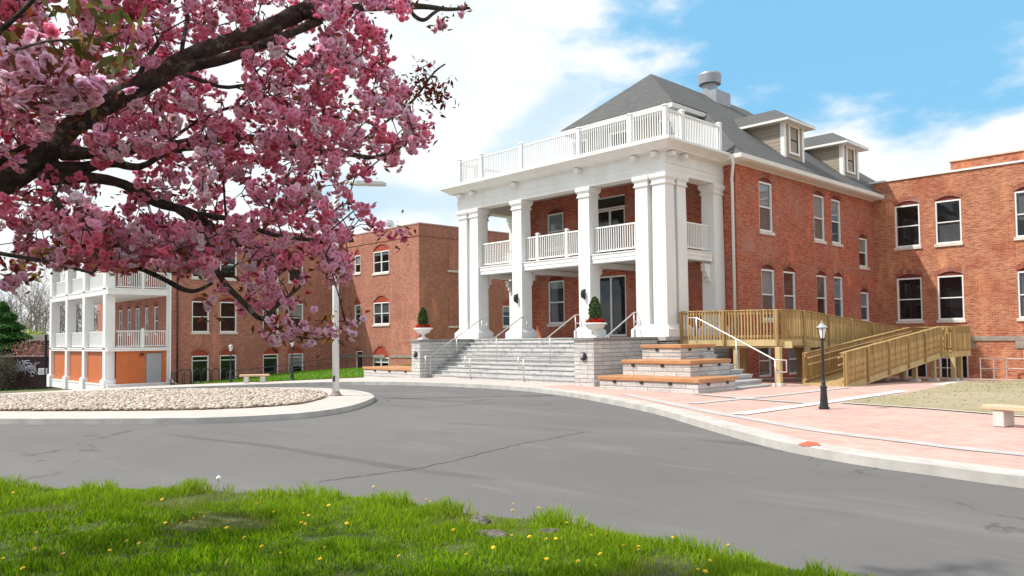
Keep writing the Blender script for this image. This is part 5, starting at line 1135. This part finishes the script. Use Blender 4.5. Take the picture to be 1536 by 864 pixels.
TR = M(); seg = []; brs = []; LIMB3 = []
def spline3(P, n=3):
    out = []
    for i in range(len(P)-1):
        q = [P[min(max(i+k, 0), len(P)-1)] for k in (-1,0,1,2)]
        for k in range(n):
            t = k/n; out.append(tuple(0.5*((2*q[1][c])+(q[2][c]-q[0][c])*t+(2*q[0][c]-5*q[1][c]+4*q[2][c]-q[3][c])*t*t+(3*q[1][c]-q[0][c]-3*q[2][c]+q[3][c])*t**3) for c in range(4)))
    out.append(P[-1]); return out
for nm, P in limbs.items():
    S_ = spline3(P, 4); pts = [at(a, b, d) for a, b, d, r in S_]; rad_ = [max(r, .8)*d/FPX*(.80 if nm in 'abcklmnpq' else .74)*random.uniform(.93,1.07) for a, b, d, r in S_]
    if nm == 'main':
        tb = Vector(CT.location); pp = pts[1]; pts = [tb, tb.lerp(pp, .35)+Vector((-.10,-.05,0)), tb.lerp(pp, .7)+Vector((-.12,-.06,.02))] + pts[2:]; rad_ = [.32, .25, .22] + rad_[2:]; m_ = M(); m_.tube(pts, rad_, 16); m_.build('trunk', BARK, CT, smooth=True)
    else: m_ = M(); m_.tube(pts, rad_, 10 if max(rad_) > .03 else 6); m_.build('branch', BARK, CT, smooth=True)
    seg += [np.array(p) for p in pts]
# limbs to the rest of the crown, outside the picture
fork = at(-300, 440, 3.7); rl = random.Random(21)
ctr = Vector((CT.location.x, CT.location.y, 3.9))
for k in range(11):
    a = 2*pi*k/11 + rl.uniform(-.2,.2); R_ = rl.uniform(2.4, 3.6); end = ctr + Vector((R_*cos(a), R_*sin(a), rl.uniform(-.1, 1.5)))
    if end.x > ctr.x + 1.6: continue
    if (end - CAM).dot(FW) > 0 and -50 < 768 + FPX*(end-CAM).dot(RT)/(end-CAM).dot(FW) < 1600: continue
    mid = fork.lerp(end, .45) + Vector((rl.uniform(-.3,.3), rl.uniform(-.3,.3), .45)); pts = [fork.lerp(mid, t/4) for t in range(4)] + [mid.lerp(end, t/4) for t in range(5)]
    pts = [p + Vector((rl.uniform(-.05,.05), rl.uniform(-.05,.05), rl.uniform(-.05,.05)))*(i > 0) for i, p in enumerate(pts)]
    m_ = M(); m_.tube(pts, [.11-.011*i for i in range(len(pts))], 8); m_.build('branch', BARK, CT, smooth=True); seg += [np.array(p) for p in pts]; LIMB3.append(pts)
SEG = np.array(seg)
# where blossom stands: sampled through the crown's depth inside its outline
sil = [(-1100,-800),(-1100,260),(-500,360),(-150,395),(-20,398),(40,382),(100,398),(150,392),(215,392),(262,400),(300,408),(330,430),(372,470),(385,492),(402,505),(430,480),(442,452),(462,425),(490,432),(520,425),(538,385),(530,352),(545,335),(572,340),(575,325),(565,300),(578,285),(560,262),(548,240),(585,242),(622,232),(640,205),(652,170),(640,160),(600,165),(610,135),(592,118),(585,90),(590,65),(600,35),(640,-10),(680,-60),(600,-300),(300,-700)]
def sample(n, rng=RNG):
    P = rng.uniform((-1000,-750), (690,510), (n, 2)); return P[in_poly(P, sil)]
from mathutils import noise as mn
cand = sample(13000); C3 = []; KEEP = []
dens_pts = []
for px, py in cand:
    on = (-60 < px < 720 and -60 < py < 520)
    if px > 528 and 258 < py < 305: continue
    d = RNG.uniform(3.7, 5.9) if px > 150 else RNG.uniform(3.3, 5.6)
    nval = mn.noise(Vector((px*.016, py*.018, 0))) + .5*mn.noise(Vector((px*.045, py*.045, 3)))
    if on and nval < -.30: continue
    if px < 60 and 250 < py < 390 and RNG.random() < .5: continue
    if 60 < px < 300 and 235 < py < 330 and RNG.random() < .55: continue
    # thin the blossom in front of the big limb so it shows
    if d < 4.8:
        q = np.array(at(px, py, d)); 
        u = np.interp(px, [12,60,108,181,262,385,470], [272,240,190,144,99,56,14]); 
        if 0 < px < 480 and abs(py-u) < 26: d = RNG.uniform(4.8, 5.9)
    if not on and RNG.random() < .35: continue
    C3.append((px, py, d, on))
# keep to the fewest that cover: on-frame 1 in ..
rng2 = np.random.default_rng(3); 
on_ = [c for c in C3 if c[3]]; off_ = [c for c in C3 if not c[3]]
on_ = on_[:2700]; off_ = off_[:1000]
extra = []
for (px,py,d,s,n) in [(440,482,4.1,16,10),(465,498,4.05,18,11),(518,488,4.0,13,7),(500,492,4.02,6,2),(312,454,4.1,7,3),(455,415,4.4,16,6),(405,502,4.12,10,4),(600,348,5.2,10,5),(585,350,5.2,9,4),(20,422,3.6,12,5),(5,415,3.6,12,4),(95,388,3.65,9,4),(75,130,2.5,34,22),(30,95,2.4,26,14),(120,130,2.5,30,20),(45,55,2.5,22,10),(660,38,5.3,7,4),(655,34,5.3,5,3),(690,12,5.4,6,3)]:
    for k in range(n): extra.append((px+rng2.normal(0,s), py+rng2.normal(0,s*.5), d+rng2.normal(0,.03), True, 1))
# one double flower: layered notched petals
def flower_template(np_=22, seed=1):
    r = np.random.default_rng(seed); V = []; F = []
    lay = [(5,1.0,.12),(7,.92,.42),(6,.75,.8),(np_-18,.5,1.15)]
    for cnt, L, el_ in lay:
        for k in range(cnt):
            a = 2*pi*(k+r.uniform(-.2,.2))/cnt + L*3; e = el_+r.uniform(-.16,.16); d = np.array([cos(a)*cos(e), sin(a)*cos(e), sin(e)]); t = np.array([-sin(a), cos(a), 0]); nn = np.cross(d, t)
            w = .44*L; b = len(V); cup = .12*L
            V += [d*.06, d*L*.62 - t*w + nn*-cup*.2, d*L*.62 + t*w + nn*-cup*.2, d*L*1.0 - t*w*.55 + nn*cup*-.6, d*L*1.0 + t*w*.55 + nn*cup*-.6]
            F += [(b,b+2,b+1),(b+1,b+2,b+4),(b+1,b+4,b+3)]
    return np.array(V), np.array(F)
TEM = [flower_template(seed=s) for s in range(3)]; TEMO = flower_template(19, 9)
FV, FF, FC = [], [], []; base_i = 0
LV = []; TW = M()
def add_flower(c, r, axis, col, tem):
    global base_i
    V, F = tem; a = np.array(axis); a = a/np.linalg.norm(a); o = np.cross(a, (.3,.8,.1)); o /= np.linalg.norm(o); o2 = np.cross(a, o); W = V[:, :1]*o + V[:, 1:2]*o2 + (V[:, 2:3]-.25)*a
    FV.append(c + W*r); FF.append(F + base_i); base_i += len(V)
    shade = 1 + (np.linalg.norm(V, axis=1)-.6)*.35; cc = np.clip(np.array(col)[None]*shade[:, None], 0, .95); FC.append(cc)
pinks = [(.98,.45,.60),(.98,.56,.69),(.97,.37,.52),(.98,.72,.80),(.98,.53,.69),(.96,.31,.46)]
light = [(.98,.68,.79),(.97,.58,.72)]
def nearest(p): 
    D_ = np.linalg.norm(SEG-p, axis=1); i = np.argmin(D_ + RNG.uniform(0, .12, len(D_))); return SEG[i], D_[i]
nleaf = []
NODES = np.zeros((len(SEG)+16000, 3)); NODES[:len(SEG)] = SEG; NN = len(SEG)
def cluster3(pw, n, rr, spread): cluster(0, 0, 0, n, pinks, rr, True, spread, c0=pw, maxd=2.6)
def cluster(px, py, d, n, pal, rr=.0195, twig=True, spread=.052, c0=None, maxd=.9):
    global NN
    c0 = np.array(at(px, py, d)) if c0 is None else c0
    if twig:
        D_ = np.linalg.norm(NODES[:NN]-c0, axis=1); i = int(np.argmin(D_)); s = NODES[i].copy(); dist = D_[i]
        if dist > maxd: return
        if dist > .03:
            mid = (s+c0)/2 + RNG.normal(0, .02, 3) + np.array([0,0,.02]); r1 = .0065 if i < len(SEG) else .0042
            TW.tube([s, mid, c0], [r1, .0034, .002], 4, caps=False)
            if NN < len(NODES)-2: NODES[NN] = mid; NODES[NN+1] = c0; NN += 2
    col0 = np.array(pal[RNG.integers(0, len(pal))])
    for k in range(n):
        off = RNG.normal(0, 1, 3); off = off/np.linalg.norm(off)*spread*RNG.uniform(.3,1.1); off[2] -= .015; p = c0+off
        add_flower(p, rr*RNG.uniform(.85,1.2), off+np.array([0,0,-.02])+RNG.normal(0,.02,3), col0*RNG.uniform(.85,1.12), TEM[RNG.integers(0,3)])
    for k in range(RNG.integers(2, 5)): nleaf.append((c0 + RNG.normal(0, .040, 3), 1))
SEGS_ = lambda c: float(np.min(np.linalg.norm(SEG-np.array(at(c[0],c[1],c[2])), axis=1)))
on_ = [c for c in on_ if not (380 < c[0] < 540 and c[1] > 440 and RNG.random() < .45)]
for k in range(150): on_.append((RNG.uniform(30, 310), RNG.uniform(325, 398), RNG.uniform(3.75, 4.6), True))
on_.sort(key=SEGS_); off_.sort(key=SEGS_)
for px, py, d, _ in on_: cluster(px, py, d, int(RNG.integers(9, 15)), pinks)
for px, py, d, _ in off_: cluster(px, py, d*1.0, 4, pinks, rr=.045, spread=.10)
for k in range(1700):
    v = RNG.normal(size=3); v /= np.linalg.norm(v); rr3 = RNG.uniform(.45, 1)**.5; pw = np.array([ctr.x-1.3, ctr.y+.3, ctr.z+.0]) + v*rr3*np.array([3.7, 3.7, 1.15])
    q_ = Vector(pw) - CAM; dd3 = q_.dot(FW); 
    if dd3 > .1:
        sx, sy = 768 + FPX*q_.dot(RT)/dd3, CY - FPX*q_.dot(UP)/dd3
        if -70 < sx < 1700 and sy > -70: continue
    if q_.length < 1.6: continue
    sd3 = mn.noise(Vector(pw)*.9)
    if sd3 < -.30: continue
    cluster3(pw, 4, .055, .12)
for px, py, d, _, s in extra: cluster(px, py, d, 2 if d < 3 else 2, light if d < 4.2 and py > 60 else pinks, rr=.023, twig=False, spread=.03)
# leafy sprig at the right tip
for k in range(60):
    t = k/60; px = np.interp(t, [0,.5,1], [600,640,655]) + RNG.normal(0,14); py = np.interp(t, [0,.5,1], [150,115,160]) + RNG.normal(0,14)
    c = np.array(at(px, py, 5.5+RNG.normal(0,.05)))
    for j in range(3): nleaf.append((c+RNG.normal(0,.04,3), 0))
    if k % 4 == 0: cluster(px, py, 5.5, 2, [(.55,.08,.14)], twig=True, spread=.03)
for (px, py) in ((120,75),(60,85),(150,60),(160,95),(40,60),(140,20),(190,25),(100,18),(10,120),(180,85)):
    for j in range(12): nleaf.append((np.array(at(px+RNG.normal(0,16), py+RNG.normal(0,10), 2.7+RNG.normal(0,.05))), 2))
for (px, py) in ((150,398),(60,375),(50,410),(68,380),(40,395),(478,500),(492,508),(500,478)):
    for j in range(9): nleaf.append((np.array(at(px+RNG.normal(0,9), py+RNG.normal(0,7), 3.75 if px < 300 else 4.05)), 3))
V = np.concatenate(FV); F = np.concatenate(FF); cc = np.concatenate(FC)
o = nmesh('blossom', V, F, 3, TINT, CT, cc, kind='stuff')
TW.build('twig', BARK, CT, fixn=False)['kind'] = 'stuff'
# leaves: pointed folded blades
n = len(nleaf); c = np.array([a for a, _ in nleaf]); ty = np.array([b for _, b in nleaf])
d = RNG.normal(size=(n,3)); d[:, 2] -= .3; d /= np.linalg.norm(d, axis=1, keepdims=True); e = np.cross(d, RNG.normal(size=(n,3))); e /= np.linalg.norm(e, axis=1, keepdims=True); nn = np.cross(d, e)
s = np.where(ty == 2, .034, .023)[:, None]*RNG.uniform(.6,1.3,(n,1))
V = np.stack([c-d*s, c-d*s*.1-e*s*.42+nn*s*.14, c+d*s*1.15, c-d*s*.1+e*s*.42+nn*s*.14], 1).reshape(-1,3); b = (np.arange(n)*4)[:, None, None]
F = (np.array([[0,1,2],[0,2,3]])[None] + b).reshape(-1,3)
pal = np.array([(.20,.035,.02),(.14,.03,.018),(.24,.06,.02),(.10,.035,.012),(.16,.09,.02)]); palg = np.array([(.14,.13,.03),(.22,.12,.03),(.10,.10,.02)]); palo = np.array([(.62,.30,.05),(.5,.22,.04),(.55,.42,.08)])
col = pal[RNG.integers(0,5,n)]; col[ty == 2] = palg[RNG.integers(0,3,(ty == 2).sum())]; col[ty == 3] = palo[RNG.integers(0,3,(ty == 3).sum())]
col = col*RNG.uniform(.8,1.3,(n,1)); nmesh('leaves', V, F, 3, TLEAF, CT, np.repeat(col, 4, 0), kind='stuff')

# ================================================================== foreground grass
edge = [(-42,-14),(-22,-4.5),(-14.6,-.4),(-11.75,2.15),(-10.75,3.05),(-9.6,4.05),(-8.3,4.75),(-7.03,5.22),(-5.95,5.45),(-5.5,5.70),(-5.0,5.80),(-4.47,5.78),(-3.87,5.86),(-3.24,5.86),(-2.69,5.88),(-2.22,5.95),(-1,6.05),(2,6.3),(8,7.5),(14,8.6),(14,-14)]
Pn = lambda x, y: .035*mn.noise(Vector((x*.9, y*.9, 1))) + .015*mn.noise(Vector((x*3, y*3, 5)))
def tz(x, y): return -.07 + Pn(x, y)
o = sheet('grass_bank', edge, tz, TURF, .35)
TZ = np.vectorize(tz); NZ = np.vectorize(lambda x, y, s, q: mn.noise(Vector((x*s, y*s, q))))
def blades(n, r0_, r1_, a0, a1, name, wmul=1.0):
    r = RNG.uniform(r0_, r1_, n); a = radians(46.12) + RNG.uniform(a0, a1, n); P = np.stack([-r*np.sin(a), r*np.cos(a)], 1)
    P = P[in_poly(P, edge)]; x, y = P[:, 0], P[:, 1]
    t1 = NZ(x, y, 1.6, 2.0); t2 = NZ(x, y, .7, 8.0); t3 = NZ(x, y, 5.0, 4.0)
    bare = (t2 + .45*t1 < -.50) & (RNG.random(len(x)) < .65); keep = ~bare; P = P[keep]; x, y, t1, t2, t3 = x[keep], y[keep], t1[keep], t2[keep], t3[keep]; n = len(x)
    # distance to the front edge: the taller fringe
    E_ = np.array(smooth_line(edge[2:18], 4)); dd = np.min(np.linalg.norm(P[:, None]-E_[None], axis=2), axis=1) if n < 400000 else 0
    h = (.030 + .065*np.clip(t1+.30, 0, 1) + .035*np.clip(t3+.1, -.2, 1))*RNG.uniform(.6, 1.35, n) * (1 + 1.0*np.exp(-(dd/.45)**2)*np.clip(.5+t3+t1, 0, 1.2)); h = np.clip(h, .015, .2)
    w = .0028*RNG.uniform(.7, 1.5, n)*wmul*(1+.06*np.linalg.norm(P, axis=1)); th = RNG.uniform(0, 2*pi, n); lean = RNG.uniform(.1, .75, n)*h; la = RNG.uniform(0, 2*pi, n)
    z = TZ(x, y); B = np.stack([x, y, z-.005], 1); wv = np.stack([np.cos(th), np.sin(th), 0*th], 1)*w[:, None]; lv = np.stack([np.cos(la)*lean, np.sin(la)*lean, 0*la], 1); up = np.stack([0*h, 0*h, h], 1)
    V = np.stack([B-wv, B+wv, B+lv*.35+up*.6-wv*.8, B+lv*.35+up*.6+wv*.8, B+lv+up], 1).reshape(-1, 3)
    F = (np.array([[0,1,3],[0,3,2],[2,3,4]])[None] + (np.arange(n)*5)[:, None, None]).reshape(-1, 3)
    pal = np.array([(.13,.28,.006),(.23,.38,.010),(.07,.18,.006),(.28,.45,.010),(.34,.36,.06)]); c = pal[RNG.choice(5, n, p=[.3,.3,.2,.16,.04])]*RNG.uniform(.65,1.3,(n,1))*(1+.35*t2[:, None])
    dryf = (t2+.45*t1 < -.42); c[dryf] = c[dryf]*.5 + np.array([.22,.19,.08])*.5
    lit_strip = np.exp(-(dd/1.1)**2)[:, None]*.55; c = c*(1-lit_strip) + lit_strip*np.array([.36,.50,.03])  # sunlit strip along the front edge, put into the blade colour
    c5 = np.repeat(c, 5, 0)
    nmesh(name, V, F, 3, TGRASS, None, c5, kind='stuff')
blades(300000, 3.6, 14.5, radians(-36), radians(36), 'grass')
blades(26000, 1.5, 16, radians(-100), radians(100), 'grass', 2.0)
# grass tufts along the far lawn
n = 16000; P = RNG.uniform((-55.5,17.7), (-31.5,34), (n,2)); P = P[in_poly(P, lawnp)]; n = len(P); z = np.array([lawnz(a,b) for a,b in P]); th = RNG.uniform(0,2*pi,n); w = .03; h = RNG.uniform(.05,.16,n)
B = np.stack([P[:,0],P[:,1],z-.01],1); wv = np.stack([np.cos(th)*w,np.sin(th)*w,0*th],1); V = np.stack([B-wv,B+wv,B+np.stack([RNG.normal(0,.03,n),RNG.normal(0,.03,n),h],1)],1).reshape(-1,3)
nmesh('lawn_grass', V, np.arange(n*3).reshape(-1,3), 3, TGRASS, None, np.repeat(np.array([(.16,.32,.03)])*RNG.uniform(.7,1.25,(n,1)),3,0), kind='stuff')
# dry lawn: straw, leaf litter and low weeds
n = 9000; P = RNG.uniform((-10.5,14.5),(9,41),(n,2)); P = P[in_poly(P, dry)]; n = len(P); z = np.array([dz(a,b) for a,b in P]); th = RNG.uniform(0,2*pi,n); w = RNG.uniform(.005,.02,n); h = RNG.uniform(.01,.05,n)
B = np.stack([P[:,0],P[:,1],z-.004],1); wv = np.stack([np.cos(th)*w,np.sin(th)*w,0*th],1); V = np.stack([B-wv,B+wv,B+np.stack([RNG.normal(0,.03,n),RNG.normal(0,.03,n),h],1)],1).reshape(-1,3)
col = np.array([(.33,.26,.16),(.24,.24,.09),(.38,.31,.2),(.25,.19,.11)])[RNG.integers(0,4,n)]
nmesh('leaf_litter', V, np.arange(n*3).reshape(-1,3), 3, TGRASS, None, np.repeat(col*RNG.uniform(.7,1.2,(n,1)),3,0), kind='stuff')
# dandelions
dl = [(20,741),(243,753),(385,759),(410,768),(300,773),(290,783),(285,787),(272,789),(248,788),(306,781),(340,795),(55,807),(52,826),(24,833),(5,840),(95,835),(190,815),(208,817),(34,853),(165,828),(366,812),(392,824),(421,833),(480,843),(487,827),(455,774),(463,777),(470,781),(452,787),(458,789),(493,766),(770,759),(769,770),(640,752),(645,754),(850,787),(808,766),(820,812),(888,807),(908,805),(834,811),(768,811),(794,812),(935,826),(958,829),(958,834),(900,833),(867,848),(820,842),(893,855),(1065,850),(1092,821),(1058,862),(1047,862),(520,788),(560,735),(598,840),(680,800),(740,829),(1010,815),(700,838)]
YL = mat('dandelion_yellow', (.85,.60,.02), .7, .1, 30); STM = mat('dandelion_stem', (.25,.35,.10), .6)
def dandelion(px, py):
    d_ = ray(px, py); z = -.02; p = CAM + d_*((z-CH)/d_.z); base = (p.x, p.y, tz(p.x, p.y)); zt3 = base[2] + .065 + random.uniform(0, .03)
    t_ = thing('dandelion', base, 'small yellow dandelion in the foreground grass', 'flower', 'dandelions in the grass')
    m_ = M(); m_.tube([base, (base[0]+.004, base[1], (base[2]+zt3)/2), (base[0], base[1], zt3)], .0022, 5); m_.build('stem', STM, t_)
    m_ = M(); r = random.uniform(.012, .019); tilt = Vector((random.uniform(-.4,.4), random.uniform(-.6,.1), 1)).normalized(); q = tilt.orthogonal().normalized(); q2 = tilt.cross(q); c = Vector((base[0], base[1], zt3))
    for rr_, hh_, cnt in ((1,.0,16),(.75,.25,12),(.45,.42,8)):
        for k in range(cnt):
            a = 2*pi*k/cnt+rr_; dv = q*cos(a)+q2*sin(a); tv = -q*sin(a)+q2*cos(a); m_.add([c, c+dv*r*rr_-tv*r*.22+tilt*r*hh_, c+dv*r*rr_+tv*r*.22+tilt*r*hh_], [(0,1,2)])
    m_.build('flower_head', YL, t_, fixn=False)
for q in dl:
    if CAM.z > 0: dandelion(*q)
dd_ = thing('dandelion', tuple(gp(328, 722)), 'white dandelion seed head standing above the grass edge', 'flower')
p = at(328, 717, 9.3); m_ = M(); m_.tube([(p.x,p.y,-.08),(p.x,p.y,p.z)], .003, 5); m_.build('stem', STM, dd_); bm_ = bmesh.new(); bmesh.ops.create_icosphere(bm_, subdivisions=2, radius=.028); m_ = M(); m_.add([v.co + p for v in bm_.verts], [tuple(v.index for v in f.verts) for f in bm_.faces]); bm_.free(); m_.build('seed_head', mat('seed_fluff', (.85,.85,.82), .9), dd_, smooth=True)
# the grey root and stump in the grass
ROOT = bark_mat('weathered_root', (.10,.08,.07), (.36,.32,.30), 14)
def rockish(name, c, sx, sy, sz, rot, label, cat, seed):
    rnd = random.Random(seed); bm_ = bmesh.new(); bmesh.ops.create_icosphere(bm_, subdivisions=3, radius=1); t_ = thing(name, c, label, cat); m_ = M(); vs = []
    for v in bm_.verts:
        q = v.co*(1+.35*mn.noise(v.co*1.4+Vector((seed,0,0)))+.14*mn.noise(v.co*5)); x, y = q.x*sx, q.y*sy; vs.append((c[0]+x*cos(rot)-y*sin(rot), c[1]+x*sin(rot)+y*cos(rot), c[2]+q.z*sz))
    m_.add(vs, [tuple(v.index for v in f.verts) for f in bm_.faces]); bm_.free(); m_.build('wood', ROOT, t_, smooth=True)
p = gp(738, 794, -.04); rockish('tree_root', (p.x, p.y, -.06), .20, .07, .045, radians(20), 'grey weathered tree root lying in the foreground grass', 'root', 3)
p = gp(718, 778, -.04); rockish('tree_stump', (p.x, p.y, -.06), .12, .10, .075, 0, 'dark broken stump behind the grey root in the grass', 'stump', 8)
p = gp(825, 790, -.04); rockish('tree_root', (p.x, p.y, -.075), .14, .05, .05, radians(50), 'smaller half-buried root right of the broken stump', 'root', 12)
